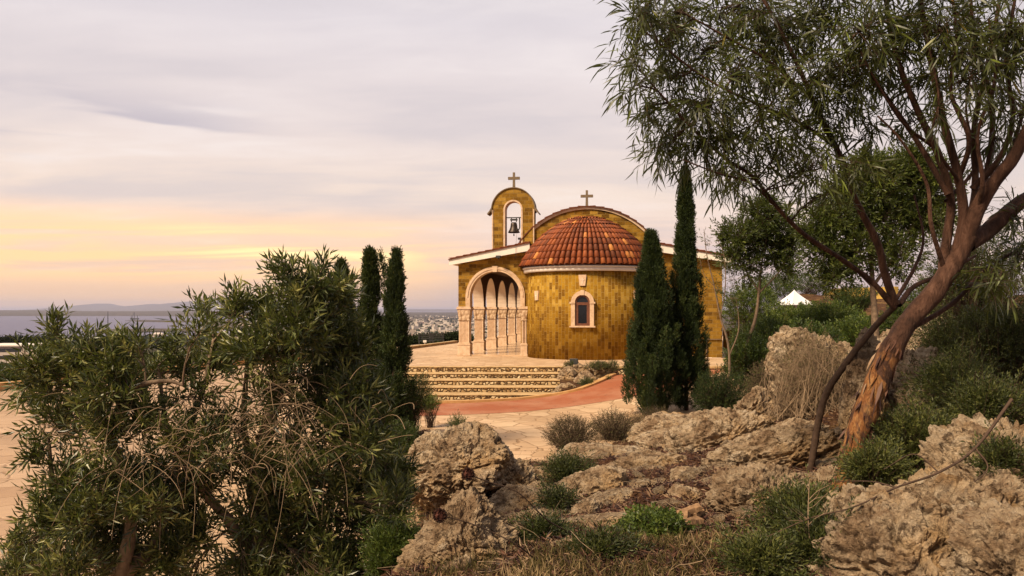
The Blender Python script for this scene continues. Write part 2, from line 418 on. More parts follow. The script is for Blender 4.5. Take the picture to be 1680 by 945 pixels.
    c = m.ramp(n2, [(.3, (.030, .014, .008)), (.5, (.075, .034, .017)), (.68, (.15, .08, .035)), (.8, (.27, .17, .08))])
    c = m.mix(m.mr(n, .52, .66, 0, .8), c, (.25, .15, .055)); m.col(c); m.bump(m.ma('ADD', n2, m.ma('MULTIPLY', vo, .4)), .9, .06)
    # far ground
    m = Mat('plain_ground', .95, .1); o = m.coord('Object', (.001, .001, .001)); n = m.noise(o, 2.5, 10, .65); n2 = m.noise(o, 22, 8, .7)
    c = m.ramp(n2, [(.35, (.022, .020, .012)), (.5, (.06, .045, .028)), (.62, (.13, .09, .055)), (.75, (.24, .17, .11))])
    c = m.mix(m.mr(n, .5, .65, 0, .5), c, (.045, .05, .022)); m.col(c)
    m = Mat('sea', .45, .25); o = m.coord('Object', (.01, .004, .01)); n = m.noise(o, 6, 5, .6); m.col((.105, .095, .16)); m.bump(n, .5, 6.0)
    # bark
    m = Mat('gum_bark', .75, .22); o = m.coord('Object', (1, 1, .28)); n = m.noise(o, 4.5, 7, .65, 1.6); n2 = m.noise(o, 22, 7, .7, .6); n3 = m.noise(o, 7, 5, .6, 1.2); n5 = m.noise(m.coord(), 3, 4, .6)
    c = m.ramp(n, [(.28, (.028, .013, .009)), (.42, (.055, .025, .015)), (.55, (.10, .046, .028)), (.68, (.165, .085, .055)), (.8, (.25, .145, .10))])
    sp = m.n('ShaderNodeSeparateXYZ'); m.l(m.n('ShaderNodeTexCoord').outputs['Object'], sp.inputs[0])
    lv = m.ma('ADD', sp.outputs[2], m.ma('MULTIPLY', m.ma('SUBTRACT', n5, .5), 3.0))
    peel = m.ma('MULTIPLY', m.mr(lv, 1.5, 1.05), m.mr(n3, .40, .47)); c2 = m.ramp(n2, [(.3, (.12, .04, .014)), (.48, (.25, .10, .032)), (.62, (.38, .19, .07)), (.76, (.50, .33, .18))])
    c = m.mix(peel, c, c2); c = m.mix(m.mr(n2, .60, .70, 0, .85), c, (.03, .015, .009)); m.col(c); m.bump(m.ma('ADD', m.ma('MULTIPLY', n3, .8), m.ma('MULTIPLY', n2, .8)), 1., .06)
    m_plain('grey_bark', (.17, .115, .075), .85, .2, .4, 14, .5)
    m_plain('dark_bark', (.075, .045, .03), .85, .2, .4, 14, .5)
    m_plain('dry_twig', (.27, .185, .115), .85, .2, .3, 12)
    m_plain('log_wood', (.24, .14, .075), .85, .2, .35, 18, .4)
    m_plain('thistle', (.075, .028, .020), .9, .1, .4, 30, .6)
    m_leaf('olive_leaf', [(0, (.014, .019, .006)), (.4, (.040, .052, .014)), (.72, (.105, .118, .032)), (1, (.30, .28, .09))], .38, .18, .5)
    m_leaf('gum_leaf', [(0, (.016, .017, .005)), (.45, (.042, .046, .011)), (.78, (.078, .094, .018)), (.93, (.17, .21, .03)), (1, (.22, .12, .03))], .42, .25, .4)
    m_leaf('acacia_leaf', [(0, (.022, .030, .007)), (.5, (.060, .080, .014)), (1, (.16, .18, .035))], .45, .25)
    m_leaf('cypress_leaf', [(0, (.008, .014, .006)), (.5, (.026, .040, .012)), (.85, (.055, .075, .018)), (1, (.10, .10, .03))], .6, .1, .2)
    m_leaf('hedge_leaf', [(0, (.015, .026, .006)), (.5, (.045, .075, .012)), (1, (.15, .18, .028))], .5, .2)
    m_leaf('scrub_leaf', [(0, (.014, .018, .006)), (.5, (.045, .055, .012)), (1, (.13, .13, .030))], .55, .15)
    m_leaf('bright_leaf', [(0, (.022, .034, .008)), (.5, (.055, .085, .016)), (1, (.14, .17, .035))], .45, .25)
    m_leaf('dry_leaf', [(0, (.05, .03, .018)), (.5, (.13, .085, .045)), (1, (.30, .22, .12))], .8, .05, .1)
    m_leaf('brush_leaf', [(0, (.035, .024, .016)), (.5, (.085, .060, .036)), (.85, (.14, .105, .06)), (1, (.09, .10, .03))], .85, .05, .1)
    m_leaf('litter_leaf', [(0, (.020, .008, .006)), (.4, (.060, .022, .014)), (.75, (.13, .06, .035)), (1, (.30, .19, .11))], .6, .0, .3)
    m_leaf('grass_blade', [(0, (.035, .03, .010)), (.35, (.085, .065, .022)), (.65, (.20, .13, .06)), (1, (.42, .30, .16))], .7, .15, .2)
    m_leaf('far_leaf', [(0, (.010, .014, .006)), (1, (.035, .045, .015))], .8, .0, .1)
build_materials()

# ------------------------------------------------------------------ terrain height
EDGE = np.array([(-2.6, -12), (-2.4, 4), (-1.75, 8.5), (-1.7, 11), (-2.4, 13.2), (-4.2, 14.5), (-4.6, 19), (-3.6, 21.6), (-1.3, 21.9), (-1.0, 18), (-.2, 16.2), (.8, 16.8),
                 (2.4, 19.2), (4.3, 21.6), (6.4, 23.5), (7.4, 26), (9.1, 28.6), (9.8, 31), (12.2, 36), (14, 44), (22, 64), (90, 75), (90, -14)])
def poly_sd(x, y, P):
    inside = np.zeros(x.shape, bool); d = np.full(x.shape, 1e9)
    for i in range(len(P)):
        a = P[i]; b = P[(i+1) % len(P)]; e = b-a
        t = np.clip(((x-a[0])*e[0]+(y-a[1])*e[1])/(e@e), 0, 1)
        d = np.minimum(d, np.hypot(x-a[0]-t*e[0], y-a[1]-t*e[1]))
        c = ((a[1] > y) != (b[1] > y)) & (x < (b[0]-a[0])*(y-a[1])/((b[1]-a[1]) if b[1] != a[1] else 1e-9)+a[0])
        inside ^= c
    return np.where(inside, d, -d)
def _ctrl():
    c = [tuple(at(*p)) for p in [(840,945,5.6),(1100,945,5.6),(1350,945,5.5),(1680,945,5.0),(1680,800,6.2),(1680,720,7.6),(1385,795,8),(1540,730,9.5),(1680,650,10),(1680,570,14),
         (1100,790,9),(1100,850,7.3),(900,850,7.6),(760,900,7.0),(700,905,7.5),(640,945,6.6),(700,868,10),(770,838,10.5),(850,795,11.5),(1000,745,14),(1130,705,17.5),
         (1200,705,14),(1240,695,15.5),(1300,705,12.5),(1400,650,12.5),(1210,655,22),(1260,600,28),(1400,570,25),(1600,545,25),(1300,525,45),(1500,505,45),(1680,500,40),
         (1280,500,60),(1600,490,70)]]
    c += [(0,0,1.45),(3,0,1.7),(8,3,2.4),(15,8,3.6),(0,-8,1.4),(-2,-3,1.1),(12,-8,3.2),(-1.9,6.5,.45),(-1.75,9.5,.02),(-1.6,11.5,.05),(-3,16,.12),(-3,20,.12),(-1.3,15.5,.1),(-.2,16.2,.05),
          (.8,16.8,.02),(2.4,19.2,.03),(4.3,21.6,.06),(6.4,23.5,.15),(8,28,.5),(9.5,31,.75),(12.2,36,.85),(14,44,.95),(22,62,1.3),(40,30,5),(80,60,6),(80,0,7),(40,5,5)]
    return np.array(c)
CT = _ctrl()
def _tps(r2): return np.where(r2 > 1e-12, .5*r2*np.log(np.maximum(r2, 1e-12)), 0)
def _solve():
    n = len(CT); X = CT[:, :2]; K = _tps(((X[:, None]-X[None])**2).sum(-1)) + np.eye(n)*.6
    Pm = np.hstack([np.ones((n, 1)), X]); A = np.zeros((n+3, n+3)); A[:n, :n] = K; A[:n, n:] = Pm; A[n:, :n] = Pm.T
    return np.linalg.solve(A, np.concatenate([CT[:, 2], np.zeros(3)]))
WT = _solve()
def hz(x, y):
    """height of the ground at x, y (arrays)"""
    x = np.atleast_1d(np.asarray(x, float)); y = np.atleast_1d(np.asarray(y, float)); n = len(CT)
    h = WT[n] + WT[n+1]*x + WT[n+2]*y
    for i in range(n): h = h + WT[i]*_tps((x-CT[i, 0])**2+(y-CT[i, 1])**2)
    d = poly_sd(x, y, EDGE); P = np.stack([x, y, x*0], 1)
    nz = fbm(P*1.1, 4, 3)*.12 + fbm(P*5, 4, 9)*.05 - .09
    k = np.clip((d+.15)/.9, 0, 1); k = k*k*(3-2*k)
    h = np.maximum(h, .02)*k + nz*np.clip(d/.8, 0, 1) - .12*(1-k)
    # plateau falls away beyond the paved terrace
    fx = poly_sd(x, y, PLAT); s = np.clip((-fx)/2.0, 0, 1)
    far = np.clip(-fx-1, 0, None)
    drop = -1.6*s - 30*(1-np.exp(-far/260)) - np.clip(far-150, 0, 750)*.068
    return np.where(fx < 0, np.maximum(h*(1-s)+drop, -79.5), h)
PLAT = np.array([(-24, -60), (-22, 24), (-19, 31), (-15.2, 43.5), (-9.5, 50), (-3.0, 54), (2, 70), (30, 90), (110, 110), (140, -60)])
def gz(x, y): return float(hz(x, y)[0])

def build_terrain():
    nt_, nr = 560, 420
    th = np.linspace(R(-52), R(52), nt_); t = np.linspace(0, 1, nr)
    r = 1.6*(1400/1.6)**t
    T, RR = np.meshgrid(th, r, indexing='ij'); x = (RR*np.sin(T)).ravel(); y = (RR*np.cos(T)).ravel()
    z = hz(x, y)
    i, j = np.meshgrid(np.arange(nt_-1), np.arange(nr-1), indexing='ij'); a = (i*nr+j).ravel()
    q = np.stack([a, a+nr, a+nr+1, a+1], 1)
    me = tri_mesh('ground', np.stack([x, y, z], 1), q, smooth=True); me.materials.append(MC['soil'])
    tag(link('ground', me, None), kind='structure')
    # ground behind and beside the camera, coarse
    gx, gy = np.meshgrid(np.linspace(-120, 140, 90), np.linspace(-60, 1.2, 40), indexing='ij')
    z = hz(gx.ravel(), gy.ravel())-.02; i, j = np.meshgrid(np.arange(89), np.arange(39), indexing='ij'); a = (i*40+j).ravel()
    me = tri_mesh('rear_ground', np.stack([gx.ravel(), gy.ravel(), z], 1), np.stack([a, a+40, a+41, a+1], 1), smooth=True)
    tag(link('rear_ground', me, MC['soil']), kind='structure')
build_terrain()

def sheet(name, pts, z, mat, kind='structure', thick=0.):
    vs = [(p[0], p[1], p[2] if len(p) > 2 else z) for p in pts]
    mb = MB()
    if thick:
        mb.prism([(p[0], p[1]) for p in pts], lambda p, q, d: (p, q, d), z, z-thick)
    else:
        tr = tessellate_polygon([[Vector(v) for v in vs]]); mb.add(vs, [tuple(t) for t in tr])
    o = mb.build(name, mat, fix=bool(thick))
    if not thick:
        me = o.data
        if me.polygons and sum(p.normal.z*p.area for p in me.polygons) < 0: me.flip_normals()
    tag(o, kind=kind); return o

# --- far plain, sea, headlands, mountains
HZ = -80.0
def far(px, py, z=HZ): D = (CZ-z)*F/(py-Y0); return ((px-X0)/F*D, D)
def build_far():
    s = 46000
    sheet('sea', [(-s, 200), (s, 200), (s, s), (-s, s)], HZ, MC['sea'])
    shore = [far(-900, 572), far(-300, 566), far(0, 563), far(90, 559), far(150, 558.5), far(290, 557), far(345, 551), far(420, 547), far(400, 541), far(340, 536), far(330, 530), far(420, 527), far(440, 524), far(400, 521.5), far(380, 520)]
    land = [(-9000, 900)] + shore + [(-9000, 14000), (9000, 40000), (40000, 40000), (30000, 900)]
    sheet('coastal_plain', land, HZ+1.2, MC['plain_ground'])
    # harbour mole and spit lying in the bay
    sheet('harbour_mole', [far(138, 544.5), far(160, 541.5), far(262, 540), far(330, 541), far(330, 544), far(268, 545), far(200, 546)], HZ+3, MC['plain_ground'], thick=6)
    sheet('sand_spit', [far(205, 526.5), far(232, 525.3), far(300, 526.3), far(420, 526), far(400, 528.5), far(300, 529), far(230, 528)], HZ+2, MC['plain_ground'], thick=6)
    # low headland across the bay
    def range_(name, pts, D0, D1, base, mat, rough, seed):
        n = 260; px = np.linspace(pts[0][0], pts[-1][0], n); py = np.interp(px, [p[0] for p in pts], [p[1] for p in pts])
        m = 10; V = []
        hh = (Y0-py)/F*D1+CZ-base; X = np.stack([px*.012, px*0, px*0], 1)
        hh = np.maximum(hh*(1+rough*fbm(X*4, 4, seed)), 1)
        for k in range(m):
            t = k/(m-1); D = D0+(D1-D0)*t
            e = math.sin(t*math.pi/2)**1.3
            jag = 1+.12*fbm(np.stack([px*.05, np.full(n, k*.7), px*0], 1), 3, seed+5)*(t < 1)
            V.append(np.stack([(px-X0)/F*D1*(.97+.03*t), np.full(n, D), base+hh*e*jag], 1))
        V = np.concatenate(V); a = np.concatenate([np.arange(n-1)+k*n for k in range(m-1)])
        me = tri_mesh(name, V, np.stack([a, a+1, a+1+n, a+n], 1), smooth=True)
        tag(link(name, me, mat), kind='structure')
    range_('headland_hills', [(-1200, 511), (-60, 511), (0, 509.5), (60, 509), (150, 510.5), (300, 510), (420, 511), (700, 512.5), (1300, 511), (2200, 510)], 10200, 15500, HZ+1, MC['plain_ground'], .12, 3)
    range_('mountains', [(-900, 509), (60, 508.5), (110, 506), (140, 502), (160, 500.5), (175, 496.5), (188, 500), (208, 503), (240, 501.5), (262, 499), (285, 500), (305, 495), (340, 493), (372, 490), (395, 494), (430, 500), (480, 505), (560, 507), (800, 507.5), (1500, 505), (2600, 506)], 33000, 40000, HZ+1, MC['plain_ground'], .03, 8)
build_far()

# ------------------------------------------------------------------ plaza, terrace, ramp and stairs
def k3(px, py, z):
    D = (CZ-z)*F/(py-Y0); return ((px-X0)/F*D, D, z)
def build_paving():
    sheet('plaza', [(-23, -2), (-21.5, 24), (-18.5, 31), (-14.7, 43), (-9, 49.5), (-5.5, 49.5), (-5.5, 30.5), (9, 30.5), (9, 22), (4.6, 22), (2.6, 18.5), (.5, 15.0), (-.2, -2)], 0.0, MC['plaza_paving'])
    sheet('side_pavement', [(-23, -2), (-21.5, 24), (-18.5, 31), (-14.7, 43), (-9, 49), (-8.7, 33), (-7.4, 22), (-6.2, 14), (-4.3, 8), (-3.6, -2)], 0.004, MC['side_paving'])
    T = [(-6.6, 30.2), (8.9, 30.2), (10.2, 33), (14, 40), (17, 46), (24, 66), (1, 66), (-3.6, 52.5), (-5.95, 43)]
    mb = MB(); mb.prism(T, lambda p, q, d: (p, q, d), .85, -.6); o = mb.build('terrace', MC['terrace_paving']); tag(o, kind='structure')
    # coping and pebble face along the terrace front
    st = empty('stone_steps', (0, 30.2, 0), 0, 'broad pale stone steps with pebble risers below the chapel terrace', 'steps')
    ys = [30.2, 29.35, 28.5, 27.65, 26.8]; xr = [1.95, 1.95, 1.9, 1.8, 1.65]
    for i in range(5):
        zt = .85-.17*i; y = ys[i]-30.2; yb = (ys[i-1]-30.2) if i else 0
        if i:
            mb = MB(); mb.box((-6.6, y, zt-.022), (xr[i]+.2, yb-.003, zt)); mb.build('tread', MC['step_stone'], st, bevel=.008)
        else:
            mb = MB(); mb.box((-6.6, -.06, .853), (2.2, .30, .882)); mb.build('tread', MC['step_stone'], st, bevel=.008)
        mb = MB(); mb.box((-6.58, y+.03 if i else -.035, zt-.17+.0), (xr[i]+.18, (yb+.2) if i else -.003, zt-.024 if i else .851)); mb.build('riser', MC['pebble_wall'], st)
    fw = empty('terrace_retaining_wall', (0, 30.2, 0), 0, 'low pebble faced retaining wall right of the steps behind the red ramp', 'wall')
    mb = MB(); mb.box((2.0, -.06, -.1), (8.9, -.005, .80)); mb.build('pebble_face', MC['pebble_wall'], fw)
    mb = MB(); mb.box((2.2, -.10, .81), (8.9, .24, .895)); mb.build('coping', MC['step_stone'], fw, bevel=.01)
    # ramp of red asphalt
    inner = [k3(600, 663, 0.01), k3(690, 663, .01), k3(760, 662, .01), k3(850, 657.5, .02), k3(910, 650, .12), k3(955, 641, .3), k3(990, 627, .52), (3.9, 29.3, .66), (5.2, 30.12, .68), (6.6, 30.12, .72), (7.7, 30.12, .76), (8.6, 30.12, .8)]
    outer = [k3(600, 688, 0.01), k3(690, 683, .01), k3(760, 681, .01), k3(850, 677, .02), k3(920, 670, .08), k3(975, 662, .18), k3(1035, 652, .32), k3(1085, 643, .45), k3(1120, 634, .56), k3(1150, 623, .66), k3(1172, 614, .74), k3(1188, 609, .80)]
    def strip(name, A, B, mat, dz=0, n=6, kind='structure'):
        # smooth resample
        def rs(P):
            P = np.array(P); t = np.linspace(0, len(P)-1, 70); k = np.arange(len(P))
            Q = np.stack([np.interp(t, k, P[:, c]) for c in range(3)], 1)
            for _ in range(6): Q[1:-1] = (Q[:-2]+2*Q[1:-1]+Q[2:])/4
            return Q
        a, b = rs(A), rs(B); V = np.concatenate([a+(b-a)*(i/n) for i in range(n+1)]); V[:, 2] += dz; m = 70
        f = np.concatenate([np.arange(m-1)+i*m for i in range(n)])
        me = tri_mesh(name, V, np.stack([f, f+m, f+m+1, f+1], 1), smooth=True); o = link(name, me, mat); tag(o, kind=kind); return a, b
    a, b = strip('red_path', inner, outer, MC['red_asphalt'], .012)
    out2 = [(p[0]+.3, p[1]-2.6-1.5*p[2], -.01) for p in outer]
    strip('paved_apron', outer, out2, MC['plaza_paving'], .006)
    # kerb on the inner (upper) side
    mb = MB(); K = a[:44]; n = len(K)
    for i in range(n-1):
        p, q = K[i], K[i+1]; d = norm(q-p); s = np.array([-d[1], d[0], 0])*.20
        h = .085
        vs = [p+(0, 0, -.5), p+s+(0, 0, -.5), q+s+(0, 0, -.5), q+(0, 0, -.5), p+(0, 0, h), p+s+(0, 0, h), q+s+(0, 0, h), q+(0, 0, h)]
        mb.add(vs, [(4, 5, 6, 7), (0, 4, 7, 3), (1, 2, 6, 5)])
    o = mb.build('kerb', MC['kerb_stone'], fix=False); tag(o, kind='structure')
    # low kerb far left edge of the plaza and parapet left of the terrace
    w = empty('plaza_kerb_wall', (-18, 30, 0), 0, 'low yellow stone kerb wall along the far left edge of the plaza', 'kerb wall')
    mb = MB(); pl = [(-23, 14), (-21.6, 24), (-18.6, 31), (-14.8, 43), (-9.2, 49.3)]
    for p, q in zip(pl, pl[1:]):
        p = Vector((p[0]+18, p[1]-30, 0)); q = Vector((q[0]+18, q[1]-30, 0)); d = (q-p).normalized(); s = Vector((-d.y, d.x, 0))*.35
        mb.add([p+Vector((0, 0, -.3)), q+Vector((0, 0, -.3)), q+s+Vector((0, 0, -.3)), p+s+Vector((0, 0, -.3)), p+Vector((0, 0, .3)), q+Vector((0, 0, .3)), q+s+Vector((0, 0, .3)), p+s+Vector((0, 0, .3))],
               [(0, 1, 5, 4), (1, 2, 6, 5), (2, 3, 7, 6), (3, 0, 4, 7), (4, 5, 6, 7)])
    mb.build('wall', MC['kerb_stone'], w)
    w = empty('terrace_parapet', (-5.95, 43, .85), 0, 'low white parapet kerb at the far left edge of the chapel terrace', 'parapet')
    mb = MB(); p = Vector((0, 0, 0)); q = Vector((2.35, 9.5, 0)); d = (q-p).normalized(); s = Vector((-d.y, d.x, 0))*.25
    for (h0, h1, e) in ((-.3, .10, 0.), (.10, .15, .03)):
        a0 = p-s*e*4; b0 = q-s*e*4; a1 = p+s*(1+e*4); b1 = q+s*(1+e*4)
        mb.add([a0+Vector((0, 0, h0)), b0+Vector((0, 0, h0)), b1+Vector((0, 0, h0)), a1+Vector((0, 0, h0)), a0+Vector((0, 0, h1)), b0+Vector((0, 0, h1)), b1+Vector((0, 0, h1)), a1+Vector((0, 0, h1))],
               [(0, 1, 5, 4), (1, 2, 6, 5), (2, 3, 7, 6), (3, 0, 4, 7), (4, 5, 6, 7)])
    mb.build('coping', MC['step_stone'], w)
    # outer path beyond the parapet
    sheet('lookout_path', [(-9.2, 40.5), (-6.4, 42.8), (-4.1, 52.6), (-2.5, 56), (-6.5, 56), (-8.8, 50)], .60, MC['side_paving'], thick=2.4)
build_paving()

# ------------------------------------------------------------------ the chapel  (local u = right along the facade, v = away, w = up)
CH = empty('chapel', (-2.572, 38.0, .85), R(-9.2), 'ochre stone domed chapel with bell gable and arcade on the paved terrace', 'chapel')
AX = 6.145
def arc(cx, cz, r, a0, a1, n, rz=None):
    return [(cx+r*math.cos(a0+(a1-a0)*i/n), cz+(rz or r)*math.sin(a0+(a1-a0)*i/n)) for i in range(n+1)]
fnF = lambda p, q, d: Vector((p, d, q))       # facade plane
fnS = lambda p, q, d: Vector((d, p, q))       # side plane
def build_chapel():
    # facade wall: one outline with the porch arch cut from below
    gz0 = 7.0-3.84
    ang = math.asin(3.31/3.84)
    gable = [(AX+3.84*math.sin(a), gz0+3.84*math.cos(a)) for a in np.linspace(ang, -ang, 40)]
    arch = arc(1.797, 2.81, 1.23, 0, math.pi, 28)
    out = [(3.027, 0.0)] + [(3.027, 2.81)] + arch[1:-1] + [(.567, 2.81), (.567, 2.35), (.0, 2.35), (.0, 4.36)] + [(2.84, 4.36+2.84*.188)] + gable[::-1] + [(12.29-2.84, 4.9), (12.29, 4.36), (12.29, 0)]
    mb = MB(); mb.prism(out, fnF, 0.0, .5); mb.build('wall', MC['wall_stone'], CH)
    # body behind: right aisle wall, nave walls
    mb = MB(); mb.prism([(.5, 0), (17, 0), (17, 4.3), (.5, 4.3)], fnS, 11.84, 12.28); mb.build('wall', MC['wall_stone'], CH)
    mb = MB(); mb.prism([(.5, 0), (17, 0), (17, 5.2), (.5, 5.2)], fnS, 3.30, 3.75); mb.build('wall', MC['wall_stone'], CH)
    # pale band under the gable rim
    mb = MB(); o_ = [(AX+3.85*math.sin(a), gz0+3.85*math.cos(a)) for a in np.linspace(-ang, ang, 40)]; i_ = [(AX+3.73*math.sin(a), gz0+3.73*math.cos(a)) for a in np.linspace(ang, -ang, 40)]
    mb.prism(o_+i_, fnF, -.07, .10); mb.build('gable_band', MC['carved_stone'], CH)
    # nave roof: stepped tiles over the vault
    mb = MB(); n = 20; an = np.linspace(-ang*1.02, ang*1.02, n+1)
    for i in range(n):
        a0, a1 = an[i], an[i+1]; r0, r1 = (3.90, 3.95) if (a0+a1) < 0 else (3.95, 3.90)
        if (a0+a1) < 0: r0, r1 = 3.91, 3.87
        else: r0, r1 = 3.87, 3.91
        q = [(AX+3.85*math.sin(a0), gz0+3.85*math.cos(a0)), (AX+3.85*math.sin(a1), gz0+3.85*math.cos(a1)), (AX+r1*math.sin(a1), gz0+r1*math.cos(a1)), (AX+r0*math.sin(a0), gz0+r0*math.cos(a0))]
        mb.prism(q, fnF, -.16, 17.3)
    mb.t = [.12]*len(mb.v); mb.build('nave_roof', MC['roof_tile'], CH)
    # side roofs with corrugated tiles, white fascias
    def side_roof(u0, w0, u1, w1, name):
        mb = MB(); nv = 64*6; nu = 11; vs = []; fs = []
        for i in range(nu+1):
            for lift in ((0,) if i in (0, nu) else (0, 1)):
                pass
        rows = []
        for i in range(nu):
            for t, lf in ((i/nu, 0.0), ((i+.98)/nu, .03)): rows.append((u1+(u0-u1)*t, w1+(w0-w1)*t + lf))
        rows = rows[::1]
        for (u, w) in rows:
            for j in range(nv+1):
                v = -.42+17.6*j/nv; vs.append((u, v, w+.045+.04*abs(math.sin(math.pi*j/6))))
        for i in range(len(rows)-1):
            for j in range(nv): a = i*(nv+1)+j; fs.append((a, a+1, a+nv+2, a+nv+1))
        mb.add(vs, fs, .3); mb.build('side_roof', MC['roof_tile'], CH, fix=False)
        mb = MB(); mb.prism([(u0, w0), (u1, w1), (u1, w1+.035), (u0, w0+.035)], fnF, -.44, 17.2); mb.t = [.15]*len(mb.v); mb.build('roof_edge', MC['roof_tile'], CH)
        h0, h1 = .25, .36
        mb = MB(); mb.prism([(u0+.03*np.sign(u1-u0), w0-h0), (u1, w1-h1), (u1, w1-.003), (u0+.03*np.sign(u1-u0), w0-.003)], fnF, -.38, -.30); mb.build('fascia', MC['white_paint'], CH)
        mb = MB(); mb.prism([(u0+.05*np.sign(u1-u0), w0-h0+.05), (u1, w1-h1+.1), (u1, w1-h1+.2), (u0+.05*np.sign(u1-u0), w0-h0+.15)], fnF, -.298, 17); mb.build('soffit', MC['plaster'], CH)
    side_roof(-.40, 4.56, 3.50, 5.32, 'l'); side_roof(12.69, 4.56, 8.79+.66, 5.19, 'r')
    # apse drum
    n = 64; Rv = .9
    def ap(a, r, w): return Vector((AX-.02+r*math.sin(a), -Rv*r*math.cos(a), w))
    def drum(name, r0, r1, w0, w1, mat, tint=.5, a=math.pi/2*1.02):
        vs = []; fs = []; an = np.linspace(-a, a, n+1)
        for (r, w) in ((r1, w0), (r1, w1), (r0, w1), (r0, w0)):
            vs += [ap(t, r, w) for t in an]
        m = n+1
        for k in range(4):
            for j in range(n): p = k*m+j; q = ((k+1) % 4)*m+j; fs.append((p, p+1, q+1, q))
        mb = MB(); mb.add(vs, fs); me = mb.mesh(name, fix=True)
        uvl = me.uv_layers.new(name='UVMap')
        for l in me.loops:
            v = me.vertices[l.vertex_index].co; aa = math.atan2(v.x-AX, max(-v.y/Rv, -.1)); uvl.data[l.index].uv = (aa*r1+20, v.z)
        me.polygons.foreach_set('use_smooth', [abs(p.normal.z) < .5 for p in me.polygons])
        return link(name, me, mat, CH)
    drum('apse_wall', 2.45, 2.75, 0, 3.9, MC['apse_stone'])
    drum('cornice', 2.6, 2.93, 3.90, 4.06, MC['white_paint'])
    drum('cornice', 2.6, 2.98, 4.063, 4.14, MC['white_paint'])
    # half dome of barrel tiles
    rng = np.random.default_rng(4); mb = MB(); rings = 11
    ph = np.linspace(0, R(84), rings+1)
    def prof(p): return 3.06*(.7*math.cos(p)+.3*(1-math.sin(p))), 4.17+2.36*math.sin(p)
    for i in range(rings):
        cnt = 36 if i < 7 else (27 if i < 9 else 18)
        r0, w0 = prof(ph[i]-(.02 if i else 0)); r1, w1 = prof(min(ph[i+1]+.03, R(88)))
        for j in range(cnt):
            a = -math.pi/2+(j+.5)*math.pi/cnt; ti = float(np.clip(rng.normal(.42, .14), 0, .8))
            if rng.random() < .055: ti = float(rng.uniform(.9, 1.0))
            if i >= 9: ti = min(1, ti+.2)
            if rng.random() < .10: ti = .12
            hw0 = r0*math.pi/cnt*.46; hw1 = r1*math.pi/cnt*.38
            vs = []; fs = []; m = 7
            P0 = ap(a, r0, w0); P1 = ap(a, r1, w1); d = (P1-P0).normalized(); s = Vector((math.cos(a), math.sin(a)*Rv, 0)).normalized(); up = s.cross(d).normalized()
            if up.z < 0: up = -up
            jit = rng.normal(0, .004)
            for (P, hw, lift) in ((P0, hw0, .030+jit), (P1, hw1, -.004)):
                for k in range(m):
                    t = math.pi*k/(m-1); vs.append(P+s*(-math.cos(t)*hw)+up*(math.sin(t)*hw*.95+lift))
            for k in range(m): # thickness at the open lower end
                t = math.pi*k/(m-1); vs.append(P0+s*(-math.cos(t)*hw0*.86)+up*(math.sin(t)*hw0*.78+.030+jit))
            for k in range(m-1): fs.append((k, k+1, m+k+1, m+k)); fs.append((2*m+k, 2*m+k+1, k+1, k))
            mb.add(vs, fs, ti)
    me = mb.mesh('dome_tiles', smooth=True, fix=False); dt = link('dome_roof', me, MC['roof_tile'], CH)
    vs = []; fs = []; K = 24; m = 49
    for i in range(K+1):
        r, w = prof(R(89.9)*i/K); r -= .03; 
        for j in range(m): a = -math.pi/2+math.pi*j/(m-1); vs.append(ap(a, max(r, .01), w-.015))
    for i in range(K):
        for j in range(m-1): q = i*m+j; fs.append((q, q+1, q+m+1, q+m))
    mb = MB(); mb.add(vs, fs, .08); me = mb.mesh('dome_shell', smooth=True, fix=False); link('dome_channel', me, MC['roof_tile'], CH)
    # apse window
    wv = -Rv*2.75
    W = bpy.data.objects.new('window', None)
    cu = AX-.02
    def ring(ro, ri, zc, zb, y0, y1):
        o_ = [(cu+ro, zb)]+arc(cu, zc, ro, 0, math.pi, 20)+[(cu-ro, zb)]; i_ = [(cu-ri, zb)]+arc(cu, zc, ri, math.pi, 0, 20)+[(cu+ri, zb)]
        m_ = MB(); m_.prism(o_+i_, fnF, y0, y1); return m_
    win = ring(.50, .325, 2.52, 1.50, wv-.13, wv+.14).build('window_surround', MC['carved_stone'], CH, bevel=.008)
    m_ = MB(); m_.box((cu-.56, wv-.16, 2.46), (cu-.318, wv+.12, 2.54)); m_.build('impost', MC['carved_stone'], win)
    m_ = MB(); m_.box((cu+.318, wv-.16, 2.46), (cu+.56, wv+.12, 2.54)); m_.build('impost', MC['carved_stone'], win)
    m_ = MB(); m_.box((cu-.56, wv-.18, 1.43), (cu+.56, wv+.12, 1.497)); m_.build('sill', MC['carved_stone'], win)
    m_ = MB(); m_.prism([(cu-.07, 2.83), (cu+.07, 2.83), (cu+.09, 3.05), (cu-.09, 3.05)], fnF, wv-.155, wv); m_.build('keystone', MC['carved_stone'], win)
    fr = ring(.325, .245, 2.52, 1.50, wv-.062, wv+.02)
    fr.box((cu-.245, wv-.058, 1.50), (cu+.245, wv-.02, 1.60)); fr.box((cu-.245, wv-.058, 2.40), (cu+.245, wv-.02, 2.52))
    fr.box((cu-.245, wv-.05, 1.60), (cu-.185, wv-.02, 2.40)); fr.box((cu+.185, wv-.05, 1.60), (cu+.245, wv-.02, 2.40))
    fo = fr.build('window', MC['window_wood'], CH)
    m_ = MB(); m_.prism([(cu+.3, 1.5)]+arc(cu, 2.52, .3, 0, math.pi, 20)+[(cu-.3, 1.5)], fnF, wv-.018, wv-.008); m_.build('pane', MC['glass'], fo)
